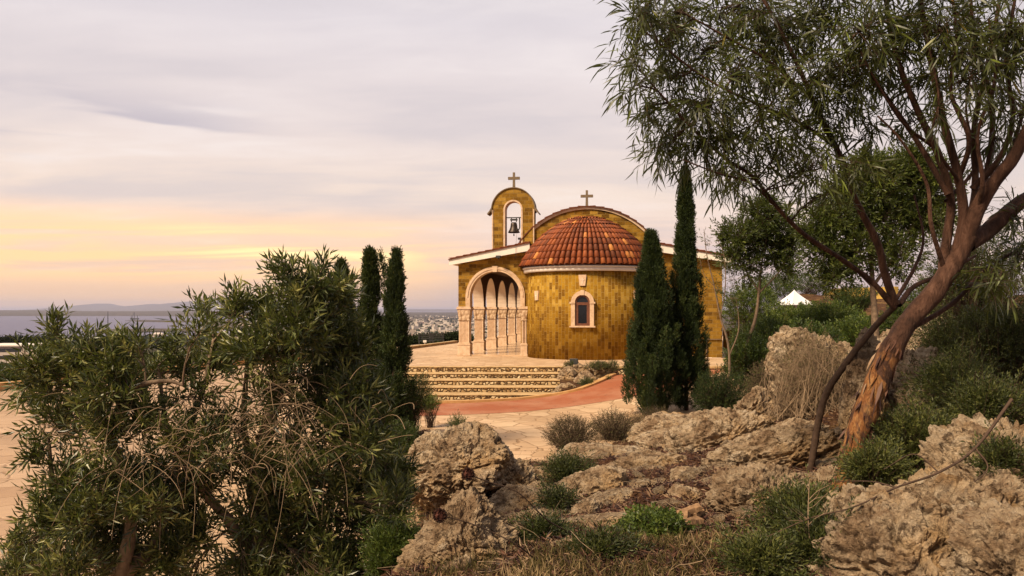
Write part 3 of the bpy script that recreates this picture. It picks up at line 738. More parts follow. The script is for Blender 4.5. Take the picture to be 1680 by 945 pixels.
    # dark backing so the pane reads as a deep opening
    # carved plaques
    def plaque(a, w0, w1, hw):
        P = ap(a, 2.75, 0); s = Vector((math.cos(a), Rv*math.sin(a), 0)).normalized(); nrm = Vector((math.sin(a), -math.cos(a)/Rv*.9, 0)).normalized()
        m_ = MB()
        f = lambda p, q, d: P+s*p+nrm*d+Vector((0, 0, q))
        m_.prism([(-hw*.72, w0), (hw*.72, w0), (hw, w1-.08), (hw, w1), (-hw, w1), (-hw, w1-.08)], f, -.06, .06)
        b = m_.build('carved_plaque', MC['carved_stone'], CH, bevel=.008)
        m_ = MB(); m_.prism([(-.02, w0+.08), (.02, w0+.08), (.02, w1-.24), (.08, w1-.24), (.08, w1-.20), (.02, w1-.20), (.02, w1-.13), (-.02, w1-.13), (-.02, w1-.20), (-.08, w1-.20), (-.08, w1-.24), (-.02, w1-.24)], f, .05, .075)
        m_.build('relief_cross', MC['plaster'], b)
    plaque(0, 3.24, 3.72, .17); plaque(R(-50), 2.62, 3.05, .15); plaque(R(56), 2.62, 3.05, .15)
    # porch arch trim
    m_ = MB(); c = 1.797
    o_ = [(c+1.43, 2.352)]+arc(c, 2.81, 1.43, 0, math.pi, 36)+[(c-1.43, 2.352)]; i_ = [(c-1.215, 2.352)]+arc(c, 2.81, 1.215, math.pi, 0, 36)+[(c+1.215, 2.352)]
    m_.prism(o_+i_, fnF, -.07, .52); tr = m_.build('arch_trim', MC['carved_stone'], CH, bevel=.012)
    m_ = MB(); o_ = arc(c, 2.81, 1.37, 0, math.pi, 36); i_ = arc(c, 2.81, 1.31, math.pi, 0, 36); m_.prism(o_+i_, fnF, -.10, -.068); m_.build('moulding', MC['carved_stone'], tr)
    m_ = MB(); m_.prism([(c-.10, 3.99), (c+.10, 3.99), (c+.13, 4.27), (c-.13, 4.27)], fnF, -.11, -.06); m_.build('keystone', MC['carved_stone'], tr)
    # columns
    def column(u, v, hw, flute=True, half=False):
        e = bpy.data.objects.new('column', None); COL.objects.link(e); e.parent = CH; e.location = (u, v, 0)
        m_ = MB()
        for (z0, z1, g) in ((0, .10, .05), (.10, .50, .03), (.50, .56, .05), (.56, .62, .02)): m_.box((-hw-g, -hw-g, z0), (hw+g, hw+g, z1))
        m_.build('column_base', MC['carved_stone'], e, bevel=.008)
        # fluted shaft: outline with grooves
        pr = []; ns = 6; w = hw-.02
        side = []
        for i in range(ns):
            a = -w+.05+(2*w-.10)*i/ns; b = -w+.05+(2*w-.10)*(i+1)/ns; q = (b-a)
            side += [(a+q*.12, 0), (a+q*.3, .022), (a+q*.7, .022), (a+q*.88, 0)]
        for k in range(4):
            ca, sa = round(math.cos(k*math.pi/2)), round(math.sin(k*math.pi/2))
            pts = [(-w, -w)] + [(s_, -w+dd) for s_, dd in side]
            pr += [(p*ca-q*sa, p*sa+q*ca) for p, q in pts]
        m_ = MB(); m_.prism(pr, lambda p, q, d: Vector((p, q, d)), .62, 1.68); m_.build('column_shaft', MC['carved_stone'], e)
        m_ = MB(); m_.box((-hw-.01, -hw-.01, 1.68), (hw+.01, hw+.01, 1.74))
        m_.prism([(0, 0)], fnF, 0, 0) if False else None
        # flaring carved block
        r0, r1 = hw-.015, hw+.055
        vs = [(-r0, -r0, 1.74), (r0, -r0, 1.74), (r0, r0, 1.74), (-r0, r0, 1.74), (-r1, -r1, 2.22), (r1, -r1, 2.22), (r1, r1, 2.22), (-r1, r1, 2.22)]
        m_.add(vs, [(0,3,2,1),(4,5,6,7),(0,1,5,4),(1,2,6,5),(2,3,7,6),(3,0,4,7)])
        cp = m_.build('capital', MC['carved_relief'], e, bevel=.01)
        m_ = MB(); m_.box((-hw-.09, -hw-.09, 2.222), (hw+.09, hw+.09, 2.28)); m_.box((-hw-.06, -hw-.06, 2.28), (hw+.06, hw+.06, 2.348)); m_.build('abacus', MC['carved_stone'], e, bevel=.008)
        return e
    column(.275, .25, .27); column(3.185, .08, .13)
    for k in range(1, 6): column(.27, .25+3.55*k, .25)
    # arcade wall on top of the columns
    low = [(0.5, 2.35)]
    pts = [(.5, 2.35)]
    for k in range(5):
        a = .5+3.55*k if k == 0 else .25+3.55*k+.25; b = .25+3.55*(k+1)-.25; cc = (a+b)/2; rr = (b-a)/2
        pts += [(a, 2.351)] if k else []
        pts += [(cc-rr*math.cos(t), 2.351+1.58*math.sin(t)) for t in np.linspace(0, math.pi, 22)][1:-1] + [(b, 2.351)]
    pts += [(18.5, 2.351), (18.5, 4.4), (.5, 4.4)]
    m_ = MB(); m_.prism(pts, fnS, .02, .52)
    # plaster soffits of the side arches
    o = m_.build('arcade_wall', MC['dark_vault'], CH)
    for k in range(5):
        a = .5+3.55*k if k == 0 else .25+3.55*k+.25; b = .25+3.55*(k+1)-.25; cc = (a+b)/2; rr = (b-a)/2
        t = np.linspace(0, math.pi, 23); o_ = [(cc-rr*math.cos(x), 2.352+1.58*math.sin(x)) for x in t]; i_ = [(cc-(rr-.03)*math.cos(x), 2.352+1.55*math.sin(x)) for x in t[::-1]]
        m_ = MB(); m_.prism(o_+i_, fnS, .0, .54); m_.build('arch_soffit', MC['plaster'], CH)
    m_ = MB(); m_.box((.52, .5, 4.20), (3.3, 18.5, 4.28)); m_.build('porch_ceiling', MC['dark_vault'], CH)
    m_ = MB(); m_.box((.03, .03, .0), (3.3, 18.6, .055)); m_.build('porch_floor', MC['marble'], CH)
    # bell gable
    bu = 2.675; ro = 1.01
    o_ = [(bu-ro, 4.75), (bu+ro, 4.75)]+arc(bu, 6.93, ro, 0, math.pi, 28); hole = [(bu-.40, 4.95), (bu+.40, 4.95)]+arc(bu, 6.93, .40, 0, math.pi, 18)
    m_ = MB(); m_.prism(o_, fnF, -.12, .42, [hole[::-1]]); bg = m_.build('bell_gable', MC['wall_stone'], CH)
    m_ = MB(); o2 = [(bu-.46, 4.95)]+arc(bu, 6.93, .46, math.pi, 0, 20)+[(bu+.46, 4.95)]; i2 = [(bu+.385, 4.95)]+arc(bu, 6.93, .385, 0, math.pi, 20)+[(bu-.385, 4.95)]
    m_.prism(o2+i2, fnF, -.14, .44); m_.build('opening_trim', MC['carved_stone'], bg)
    m_ = MB(); o2 = arc(bu, 6.93, ro+.045, -.12, math.pi+.12, 34); i2 = arc(bu, 6.93, ro+.005, math.pi+.12, -.12, 34); m_.prism(o2+i2, fnF, -.18, .48)
    for s in (-1, 1):
        q = [(bu+s*1.03, 6.93), (bu+s*1.12, 6.80), (bu+s*1.22, 6.70), (bu+s*1.24, 6.76), (bu+s*1.14, 6.88), (bu+s*1.06, 7.02)]
        if s < 0: q = q[::-1]
        m_.prism(q, fnF, -.18, .48)
    m_.build('gable_cap', MC['cross_stone'], bg)
    for s in (-1, 1):
        m_ = MB(); m_.box((bu+s*ro-(.055 if s > 0 else 0), -.14, 5.0), (bu+s*ro+(.055 if s < 0 else 0), -.118, 6.93)); m_.build('edge_trim', MC['carved_stone'], bg)
    def cross(u, v, w, h, aw, parent):
        t = .052; m_ = MB()
        m_.prism([(u-t*1.2, w), (u+t*1.2, w), (u+t, w+h*.55), (u+aw, w+h*.55), (u+aw, w+h*.72), (u+t, w+h*.72), (u+t, w+h), (u-t, w+h), (u-t, w+h*.72), (u-aw, w+h*.72), (u-aw, w+h*.55), (u-t, w+h*.55)], fnF, v-.05, v+.05)
        m_.build('cross', MC['cross_stone'], parent, bevel=.006)
    cross(bu, .15, 7.97, .76, .28, bg); cross(AX+.0, .05, 7.04, .74, .29, CH)
    # spotlight on the fascia, small lamps in the belfry, rope
    m_ = MB(); m_.box((1.92, -.56, 4.62), (2.14, -.40, 4.74)); m_.box((2.0, -.42, 4.56), (2.06, -.36, 4.66)); m_.build('spotlight', MC['dark_iron'], CH, bevel=.01)
    for z_ in (5.28, 5.52): 
        m_ = MB(); m_.box((bu+.22, -.05, z_), (bu+.36, .15, z_+.09)); m_.tube([(bu+.30, .05, z_), (bu+.39, .05, z_-.02)], .012, 5); m_.build('lamp', MC['dark_iron'], bg)
    m_ = MB(); m_.tube([(bu+.17, .1, 6.2), (bu+.18, -.42, 5.15), (bu+.18, -.46, 4.6)], .007, 5); m_.build('bell_rope', MC['dark_iron'], CH)
    # water pipe on the right end of the facade
    m_ = MB(); m_.tube([(10.45, -.05, .82), (12.25, -.05, .85)], .02, 6); m_.tube([(11.6, -.06, .85), (11.6, -.07, .1)], .03, 6); m_.build('water_pipe', MC['grey_bark'], CH)
    m_ = MB(); m_.tube([(10.9, -.1, .8), (10.85, -.15, .4), (11.0, -.25, .1), (11.4, -.3, .03), (11.8, -.35, .03), (11.3, -.5, .03), (12.2, -.6, .03)], .016, 6); m_.build('hose', MC['plaster'], CH)
build_chapel()

def build_bell():
    M = CH.matrix_basis
    o = empty('bell', M @ Vector((2.675, .14, 6.0)), R(-9.2), 'dark bronze bell hanging in the arched opening of the bell gable', 'bell')
    m_ = MB(); m_.lathe([(.02, .36), (.10, .35), (.145, .30), (.155, .22), (.175, .10), (.215, 0.0), (.265, -.09), (.285, -.14), (.27, -.145), (.235, -.10), (.16, .08), (.12, .28)], 28); m_.build('bell_body', MC['bronze'], o, smooth=True)
    m_ = MB(); m_.tube([(0, 0, .1), (0, 0, -.20)], .012, 6); m_.lathe([(.001, -.30), (.03, -.28), (.035, -.24), (.02, -.2), (.001, -.19)], 10); m_.build('clapper', MC['bronze'], o, smooth=True)
    m_ = MB(); m_.box((-.40, -.04, .56), (.40, .04, .60)); m_.box((-.14, -.03, .36), (-.10, .03, .57)); m_.box((.10, -.03, .36), (.14, .03, .57)); m_.box((-.17, -.05, .44), (.17, .05, .52)); m_.build('yoke', MC['dark_iron'], o)
    m_ = MB(); m_.tube([(.27, .0, .58), (.28, 0, .1), (.22, 0, -.02)], .035, 6); m_.build('striker', MC['dark_iron'], o)
build_bell()

# ------------------------------------------------------------------ vegetation tools
def quad_leaves(O, Dr, L, W, rng, tint, up=None):
    """folded diamond leaves: 4 verts, 2 triangles each"""
    n = len(O); Dr = norm(Dr); rv = norm(rng.normal(size=(n, 3)) if up is None else up+rng.normal(size=(n, 3))*.45)
    S = norm(np.cross(Dr, rv)); Nn = np.cross(S, Dr); L = np.broadcast_to(L, n)[:, None]; W = np.broadcast_to(W, n)[:, None]
    mid = O+Dr*L*.45; V = np.stack([O, mid+S*W*.5+Nn*W*.18, O+Dr*L - Nn*L*.08, mid-S*W*.5+Nn*W*.18], 1).reshape(-1, 3)
    b = np.arange(n)[:, None]*4; T = np.concatenate([b+[0, 1, 2], b+[0, 2, 3]], 1).reshape(-1, 3)
    return V, T, np.repeat(tint, 4)
def long_leaves(O, Dr, L, W, rng, tint, bend=.25):
    """curved lance leaves: 6 verts, 4 triangles each"""
    n = len(O); Dr = norm(Dr); S = norm(np.cross(Dr, norm(rng.normal(size=(n, 3))))); Nn = np.cross(S, Dr)
    L = np.broadcast_to(L, n)[:, None]; W = np.broadcast_to(W, n)[:, None]; bd = rng.uniform(-bend, bend, (n, 1))
    g = np.array([0, 0, -1.])
    a = O+Dr*L*.33+S*0; c = O+Dr*L*.68+Nn*L*bd*.35+g*L*.03; t = O+Dr*L+Nn*L*bd+g*L*.10
    V = np.stack([O, a+S*W*.5, a-S*W*.5, c+S*W*.42, c-S*W*.42, t], 1).reshape(-1, 3)
    b = np.arange(n)[:, None]*6; T = np.concatenate([b+[0, 1, 2], b+[1, 3, 2], b+[2, 3, 4], b+[3, 5, 4]], 1).reshape(-1, 3)
    return V, T, np.repeat(tint, 6)
def join(parts):
    V = []; T = []; A = []; k = 0
    for v, t, a in parts: V.append(v); T.append(t+k); A.append(a); k += len(v)
    return np.concatenate(V), np.concatenate(T), np.concatenate(A)
def thin_tubes(P, rad, sides=3):
    """P: (n,m,3) polylines, rad: (n,m)"""
    n, m, _ = P.shape; d = norm(np.gradient(P, axis=1)); ref = norm(np.cross(d, np.array([.31, .57, .76]))); w = np.cross(d, ref)
    V = []
    for j in range(sides):
        a = 2*math.pi*j/sides; V.append(P+(ref*math.cos(a)+w*math.sin(a))*rad[..., None])
    V = np.stack(V, 2).reshape(-1, 3)          # n,m,sides
    i, k, j = np.meshgrid(np.arange(n), np.arange(m-1), np.arange(sides), indexing='ij')
    a = (i*m+k)*sides+j; b = (i*m+k)*sides+(j+1) % sides
    q = np.stack([a, b, b+sides, a+sides], -1).reshape(-1, 4)
    return V, q
def twig_leaves(O, D, L, per, leafL, leafW, rng, spread=.8, start=.15, tb=(.5, .22), kind='quad', droop=0., up=None):
    """leaves spiralling along each twig"""
    n = len(O); D = norm(D); t = np.linspace(start, 1., per)[None, :, None]
    a = norm(np.cross(D, norm(rng.normal(size=(n, 3))))); b = np.cross(D, a)
    ang = (np.arange(per)*2.4)[None, :, None]+rng.uniform(0, 6.28, (n, 1, 1))
    side = a[:, None]*np.cos(ang)+b[:, None]*np.sin(ang)
    base = O[:, None]+D[:, None]*np.asarray(L).reshape(-1, 1, 1)*t
    sp = spread*(1.15-.55*t)
    dr = D[:, None]*(1-sp*.45)+side*sp+np.array([0, 0, -droop])+rng.normal(size=(n, per, 3))*.12
    tw = np.repeat(rng.normal(tb[0], tb[1]*.7, n), per)+rng.normal(0, tb[1]*.7, n*per)
    LL = leafL*rng.uniform(.65, 1.15, n*per); WW = leafW*rng.uniform(.75, 1.15, n*per)
    f = quad_leaves if kind == 'quad' else long_leaves
    if kind == 'quad': return f(base.reshape(-1, 3), dr.reshape(-1, 3), LL, WW, rng, np.clip(tw, 0, 1), up)
    return f(base.reshape(-1, 3), dr.reshape(-1, 3), LL, WW, rng, np.clip(tw, 0, 1))
def in_ball(n, rng, shell=.55):
    d = norm(rng.normal(size=(n, 3))); r = rng.uniform(0, 1, (n, 1))**(shell*.6667); return d*r
def smooth_path(pts, n):
    P = np.array([tuple(p) for p in pts], float); k = np.arange(len(P)); t = np.linspace(0, len(P)-1, n)
    # Catmull-Rom
    Q = np.vstack([2*P[0]-P[1], P, 2*P[-1]-P[-2]]); o = []
    for x in t:
        i = min(int(x), len(P)-2); f = x-i; p0, p1, p2, p3 = Q[i:i+4]
        o.append(.5*((2*p1)+(-p0+p2)*f+(2*p0-5*p1+4*p2-p3)*f*f+(-p0+3*p1-3*p2+p3)*f**3))
    return np.array(o)
def trunk_mesh(name, limbs, mat, parent, seed=0, lump=.12, sides=12, loc=None):
    """limbs: list of (points, r0, r1, n); one mesh"""
    V = []; T = []; k = 0
    for (pts, r0, r1, n) in limbs:
        P = smooth_path(pts, n); t = np.linspace(0, 1, n); rad = r0+(r1-r0)*t**.9
        d = norm(np.gradient(P, axis=0)); ref = None; vs = []
        for i in range(n):
            if ref is None: ref = np.cross(d[i], [.3, .8, .5])
            ref = ref-d[i]*(ref@d[i]); ref /= np.linalg.norm(ref); w = np.cross(d[i], ref)
            a = np.arange(sides)*2*math.pi/sides
            vs.append(P[i]+(ref*np.cos(a)[:, None]+w*np.sin(a)[:, None])*rad[i])
        vs = np.concatenate(vs); c = np.repeat(P, sides, 0)
        f = 1+lump*fbm(vs*np.array([1, 1, .5])/max(r0, .02)*.9, 3, seed+k % 7)*2
        vs = c+(vs-c)*f[:, None]
        i, j = np.meshgrid(np.arange(n-1), np.arange(sides), indexing='ij'); a = (i*sides+j).ravel(); b = (i*sides+(j+1) % sides).ravel()
        V.append(vs); T.append(np.stack([a, b, b+sides, a+sides], 1)+k); k += len(vs)
    V = np.concatenate(V)
    if loc is not None: V = V-np.array(loc)
    me = tri_mesh(name, V, np.concatenate(T), smooth=True); return link(name, me, mat, parent)
def leaf_obj(name, parts, mat, parent, loc):
    V, T, A = join(parts); me = tri_mesh(name, V-np.array(loc), T, A); return link(name, me, mat, parent)

def clump_tree(loc, root, limbs, clumps, rng, leafmat, barkmat, twig_r=.006, twigL=.3, per=9, leafL=.1, leafW=.02, kind='quad', spread=.8, upb=.5, droop=0., dens=60, shell=.6, tb=(.5, .22), hang=0.):
    """clumps: (centre Vector, radii(3), count factor). adds branches joining each clump to the nearest limb, twigs and leaves"""
    path = np.concatenate([smooth_path(l[0], 24)[6:] for l in limbs]); leaves = []; br = []; brr = []; tw = []; twr = []
    for ci, (c, r, f) in enumerate(clumps):
        c = np.array(c); r = np.array(r if hasattr(r, '__len__') else (r, r, r), float)
        n = max(6, int(dens*f))
        j = path[np.argmin(((path-c)**2).sum(1)+np.clip(path[:, 2]-c[2], 0, 9)**2*2)]
        mid = (j+c)/2+rng.normal(size=3)*.08*np.linalg.norm(c-j)+np.array([0, 0, .04])
        t = np.linspace(0, 1, 6)[:, None]; B = j*(1-t)**2+2*mid*t*(1-t)+c*t*t
        br.append(B); brr.append(np.linspace(twig_r*2.6, twig_r*1.2, 6))
        b = in_ball(n, rng, shell); O = c+b*r
        D = norm(b*r*1.0+np.array([0, 0, upb])*r.mean()+rng.normal(size=(n, 3))*.35*r.mean()+np.array([0, 0, -hang])*r.mean())
        L = twigL*rng.uniform(.6, 1.3, n)
        leaves.append(twig_leaves(O-D*L[:, None]*.4, D, L, per, leafL, leafW, rng, spread, .12, tb, kind, droop))
        # twig stems from the branch to the twig tips
        s = B[rng.integers(2, 6, n)]; e = O+D*L[:, None]*.55; q = O-D*L[:, None]*.35
        t = np.linspace(0, 1, 5)[None, :, None]; tw.append(s[:, None]*(1-t)**2+2*q[:, None]*t*(1-t)+e[:, None]*t*t)
        twr.append(np.broadcast_to(np.linspace(twig_r, twig_r*.3, 5), (n, 5)))
    leaf_obj('crown', leaves, leafmat, root, loc)
    V1, q1 = thin_tubes(np.stack(br), np.stack(brr), 6); V2, q2 = thin_tubes(np.concatenate(tw), np.concatenate(twr), 3)
    me = tri_mesh('branches', np.concatenate([V1, V2])-np.array(loc), np.concatenate([q1, q2+len(V1)]), smooth=True); link('branches', me, barkmat, root)

def cl(px, py, D, rpx, f=1., ry=None, rd=None):
    r = rpx/F*D; return (at(px, py, D), (r, (rd or r), (ry/F*D if ry else r)), f)

# ------------------------------------------------------------------ trees
def olive_tree():
    rng = np.random.default_rng(11); base = at(432, 990, 8.2); base.z = 0.0; loc = tuple(base)
    root = empty('olive_tree', loc, 0, 'tall dense olive green tree in the left foreground, its forked trunk rising from the paving', 'tree')
    D = 8.0
    limbs = [([(base.x, base.y, -.1), at(435, 905, D), at(428, 850, D), at(420, 790, D), at(440, 700, D), at(470, 600, D), at(500, 520, D), at(520, 470, D)], .15, .02, 34),
             ([at(432, 900, D), at(392, 878, D-.1), at(372, 850, D-.2), at(330, 800, D-.3), at(300, 740, D-.4), at(330, 650, D-.4), at(350, 560, D-.2)], .075, .015, 26),
             ([at(425, 850, D), at(455, 800, D+.1), at(500, 740, D+.3), at(560, 690, D+.4), at(610, 640, D+.4)], .07, .012, 22),
             ([at(425, 800, D), at(400, 700, D+.2), at(405, 600, D+.2), at(400, 520, D+.2)], .05, .01, 20)]
    trunk_mesh('trunk', limbs, MC['grey_bark'], root, 3, .12, 10, loc)
    C = []
    spec = [(480,470,46,1.),(430,500,40,.9),(545,490,44,1.1),(500,520,60,1.5),(390,490,26,.4),(560,550,62,1.7),(460,580,68,1.6),(415,555,45,.8),(588,575,32,.6),
            (530,630,72,1.9),(585,640,44,1.1),(450,650,62,1.2),(622,650,22,.25),(560,710,66,1.6),(610,720,42,.8),(480,720,60,.8),(590,790,62,1.3),(540,800,50,.8),(610,860,55,1.1),(540,880,60,1.2),
            (500,930,55,1.1),(400,930,50,1.0),(420,870,48,.8),(420,790,50,.5),(370,760,40,.35),(385,690,36,.35),(650,830,40,.7),(650,770,36,.6),(300,960,40,.6),(540,950,60,1.1),(470,830,50,.9),(430,830,44,.7),(500,780,50,.9),(410,900,36,.6),(470,890,44,.9),(440,760,40,.5),(590,930,60,1.2),(440,960,45,.7),(640,900,35,.6),(520,440,28,.5),(470,430,22,.35),(555,455,26,.5),(360,600,38,.5),(350,530,30,.35),(335,500,18,.2),(630,700,22,.25),(500,850,38,.4)]
    for (x, y, r, f) in spec: C.append(cl(x-(6 if x > 560 else 0), y+(26 if y < 480 else 14 if y < 560 else 0), D+rng.uniform(-.45, .5), r*.86, f, None, r/F*D*1.25))
    clump_tree(loc, root, limbs, C, rng, MC['olive_leaf'], MC['grey_bark'], .0045, .28, 13, .13, .024, 'quad', .75, .55, .0, 52, .85, (.54, .28))
    # pale bare twigs hanging in the middle of the crown
    n = 210; P = []
    for i in range(n):
        x = rng.normal(455, 78); y = rng.uniform(620, 760); s = np.array(at(x, y, D-rng.uniform(.2, .7))); dr = np.array([rng.normal(0, .7), rng.normal(-.1, .5), rng.uniform(-.6, .7)]); L = rng.uniform(.15, .55)
        t = np.linspace(0, 1, 8)[:, None]; q = s+norm(dr)*L*t+np.array([0, 0, -1.])*L*rng.uniform(.1, .9)*t**2+rng.normal(size=3)*.05*np.sin(t*rng.uniform(2, 4))
        P.append(q)
    V, q = thin_tubes(np.stack(P), np.broadcast_to(np.linspace(.0036, .0016, 8), (n, 8)), 4)
    link('bare_twigs', tri_mesh('bare_twigs', V-np.array(loc), q, smooth=True), MC['dry_twig'], root)
def olive_shrub():
    rng = np.random.default_rng(12); base = at(190, 1010, 7.4); base.z = 0.; loc = tuple(base)
    root = empty('olive_shrub', loc, 0, 'broad olive green shrub filling the lower left corner, lower than the tree beside it', 'shrub')
    D = 7.4
    limbs = [([(base.x, base.y, -.1), at(200, 940, D), at(215, 850, D), at(190, 750, D), at(160, 660, D), at(120, 580, D)], .09, .012, 26),
             ([at(200, 950, D), at(260, 880, D+.2), at(290, 780, D+.2), at(270, 680, D+.2), at(260, 600, D+.2)], .06, .012, 24),
             ([at(200, 950, D), at(130, 880, D), at(90, 800, D), at(80, 720, D)], .05, .012, 20),
             ([at(180, 700, D), at(215, 640, D-.3), at(270, 625, D-.35), at(300, 632, D-.35)], .035, .012, 16)]
    trunk_mesh('trunk', limbs, MC['grey_bark'], root, 5, .12, 10, loc)
    spec = [(88,530,16,.22),(100,560,30,.5),(140,560,32,.6),(60,590,34,.7),(120,620,52,1.3),(190,590,36,.8),(50,640,28,.5),(190,640,50,1.1),(245,600,38,.6),(290,570,34,.4),(320,540,22,.22),
            (100,690,50,1.2),(170,710,55,1.4),(240,690,50,1.),(64,740,22,.3),(110,790,48,1.2),(180,800,58,1.5),(250,780,55,1.1),(300,720,42,.6),(70,850,38,.9),(130,870,58,1.5),(210,880,60,1.5),(280,850,50,1.),
            (50,920,48,1.2),(120,940,60,1.5),(200,950,60,1.4),(275,925,45,.9),(330,800,34,.5),(20,950,32,.7),(340,740,36,.6),(330,870,42,.9),(290,900,46,1.),(300,800,44,.9),(240,830,50,1.),(150,840,50,1.),(350,700,34,.5),(16,900,18,.2),(300,600,30,.4),(230,560,26,.3),(320,650,36,.4),(190,548,16,.2)]
    C = [cl(x, y+(12 if y < 620 else 0), D+rng.uniform(-.45, .5), r*.84, f, None, r/F*D*1.25) for (x, y, r, f) in spec]
    clump_tree(loc, root, limbs, C, rng, MC['olive_leaf'], MC['grey_bark'], .0042, .26, 13, .118, .022, 'quad', .75, .5, .0, 54, .85, (.52, .28))
    n = 120; P = []
    for i in range(n):
        x = rng.normal(275, 75); y = rng.uniform(650, 780); s = np.array(at(x, y, D-rng.uniform(.3, .7))); dr = np.array([rng.normal(0, .7), rng.normal(-.1, .5), rng.uniform(-.6, .6)]); L = rng.uniform(.12, .45)
        t = np.linspace(0, 1, 8)[:, None]; P.append(s+norm(dr)*L*t+np.array([0, 0, -1.])*L*rng.uniform(.1, .9)*t**2+rng.normal(size=3)*.04*np.sin(t*rng.uniform(2, 4)))
    V, q = thin_tubes(np.stack(P), np.broadcast_to(np.linspace(.0033, .0015, 8), (n, 8)), 4)
    link('bare_twigs', tri_mesh('bare_twigs', V-np.array(loc), q, smooth=True), MC['dry_twig'], root)

def gum_trees():
    rng = np.random.default_rng(21)
    # main leaning trunk
    b = at(1386, 800, 8.0); b.z = gz(b.x, b.y)-.05; loc = tuple(b)
    root = empty('eucalyptus_tree', loc, 0, 'large leaning gum tree with thick peeling orange brown trunk in the right foreground', 'tree')
    D = 8.0
    trunk = [([at(1380, 830, D), at(1392, 775, D), at(1412, 700, D), at(1440, 620, D), at(1478, 545, D), at(1530, 482, D), at(1565, 432, D), at(1592, 385, D-.05)], .130, .082, 90)]
    trunk_mesh('trunk', trunk, MC['gum_bark'], root, 7, .16, 28, loc)
    P = smooth_path(trunk[0][0], 60)[2:34]; n = 110; k = rng.integers(0, len(P)-1, n); ax = norm(P[k+1]-P[k]); o_ = norm(np.cross(ax, rng.normal(size=(n, 3)))); rd = .130-.04*(k/60)
    O = P[k]+o_*(rd*.98)[:, None]; V, T, A = long_leaves(O, -ax+o_*rng.uniform(.0, .35, (n, 1)), rng.uniform(.06, .26, n), rng.uniform(.012, .04, n), rng, rng.uniform(0, 1, n), .3)
    link('peeling_bark', tri_mesh('peeling_bark', V-np.array(loc), T, A), MC['litter_leaf'], root)
    limbs = [([at(1575, 418, D), at(1600, 350, D-.1), at(1630, 300, D-.2), at(1665, 255, D-.3), at(1700, 180, D-.4), at(1740, 90, D-.5), at(1760, 0, D-.5)], .088, .03, 40),
             ([at(1585, 400, D), at(1625, 375, D+.1), at(1670, 335, D+.2), at(1730, 300, D+.3), at(1800, 260, D+.4)], .10, .045, 24),
             ([at(1545, 462, D), at(1552, 400, D+.1), at(1560, 330, D+.1), at(1540, 255, D+.1), at(1505, 180, D+.0), at(1470, 90, D), at(1450, -20, D)], .055, .022, 40),
             ([at(1560, 440, D), at(1580, 360, D-.05), at(1572, 290, D-.1), at(1548, 200, D-.1), at(1530, 110, D-.2), at(1510, 0, D-.2), at(1500, -70, D-.2)], .055, .02, 40),
             ([at(1556, 320, D), at(1510, 240, D+.2), at(1455, 160, D+.3), at(1400, 90, D+.4), at(1350, 20, D+.5)], .032, .012, 30),
             ([at(1590, 390, D+.1), at(1600, 300, D+.3), at(1598, 210, D+.3), at(1620, 110, D+.3), at(1640, 0, D+.3)], .042, .018, 30),
             ([at(1600, 350, D), at(1625, 250, D+.2), at(1625, 160, D+.2), at(1600, 70, D+.1), at(1590, -30, D)], .036, .015, 30),
             ([at(1595, 310, D), at(1640, 260, D-.1), at(1662, 190, D-.1), at(1650, 100, D-.2), at(1665, 0, D-.2)], .035, .015, 30),
             ([at(1478, 548, D+.05), at(1560, 500, D+.2), at(1620, 440, D+.4), at(1690, 400, D+.6)], .03, .014, 20),
             ([at(1548, 440, D), at(1528, 370, D-.2), at(1520, 300, D-.3), at(1478, 230, D-.4), at(1440, 190, D-.4)], .026, .008, 24),
             ([at(1600, 370, D), at(1612, 300, D-.3), at(1604, 220, D-.4), at(1632, 130, D-.5), at(1622, 30, D-.5)], .026, .010, 24),
             ([at(1640, 290, D-.2), at(1668, 220, D), at(1690, 120, D), at(1680, 20, D)], .026, .010, 24),
             ([at(1552, 330, D+.1), at(1600, 270, D+.4), at(1585, 180, D+.6), at(1600, 90, D+.6)], .022, .008, 24),
             ([at(1530, 240, D+.1), at(1480, 200, D-.1), at(1430, 120, D-.3), at(1400, 60, D-.3)], .018, .006, 22),
             ([at(1575, 300, D-.1), at(1530, 230, D-.4), at(1540, 160, D-.5), at(1520, 60, D-.5)], .018, .006, 22),
             ([at(1570, 300, D), at(1590, 230, D-.3), at(1560, 150, D-.4), at(1570, 60, D-.4), at(1560, -20, D-.4)], .028, .012, 26)]
    trunk_mesh('limbs', limbs, MC['gum_bark'], root, 9, .10, 9, loc)
    spec = [(1280,40,60,1.2),(1350,30,60,1.3),(1420,50,60,1.1),(1480,40,55,1.),(1540,50,60,1.),(1600,40,60,1.),(1660,50,55,1.),(1440,130,50,.7),(1380,120,55,.9),(1330,130,50,.8),(1520,130,50,.6),(1590,130,55,.6),(1655,150,45,.7),
            (1450,-20,70,.8),(1550,-30,70,.8),(1650,-20,70,.8),(1350,-30,60,.8),(1500,200,34,.3),(1640,230,40,.4),(1670,420,40,.8),(1640,460,36,.5),(1670,360,30,.4),(1480,90,40,.6),(1620,90,50,.6),(1670,90,44,.7),(1575,90,44,.6),(1410,90,44,.6),(1540,180,34,.3),(1670,190,34,.4)]
    C = [cl(x, y, D+rng.uniform(-.5, .6), r, f*1.35, None, .45) for (x, y, r, f) in spec]
    kw = dict(twig_r=.0045, twigL=.34, per=8, leafL=.19, leafW=.0175, kind='long', spread=.65, upb=.05, droop=.28, dens=36, shell=.9, tb=(.42, .2), hang=.35)
    clump_tree(loc, root, limbs, C, rng, MC['gum_leaf'], MC['dark_bark'], **kw)
    # slender second tree behind it, its limbs spreading left
    b = at(1328, 712, 10.0); b.z = gz(b.x, b.y)-.05; loc = tuple(b)
    root = empty('eucalyptus_tree', loc, 0, 'slender dark stemmed gum tree whose leafy limbs reach left over the cypresses', 'tree')
    E = 8.9
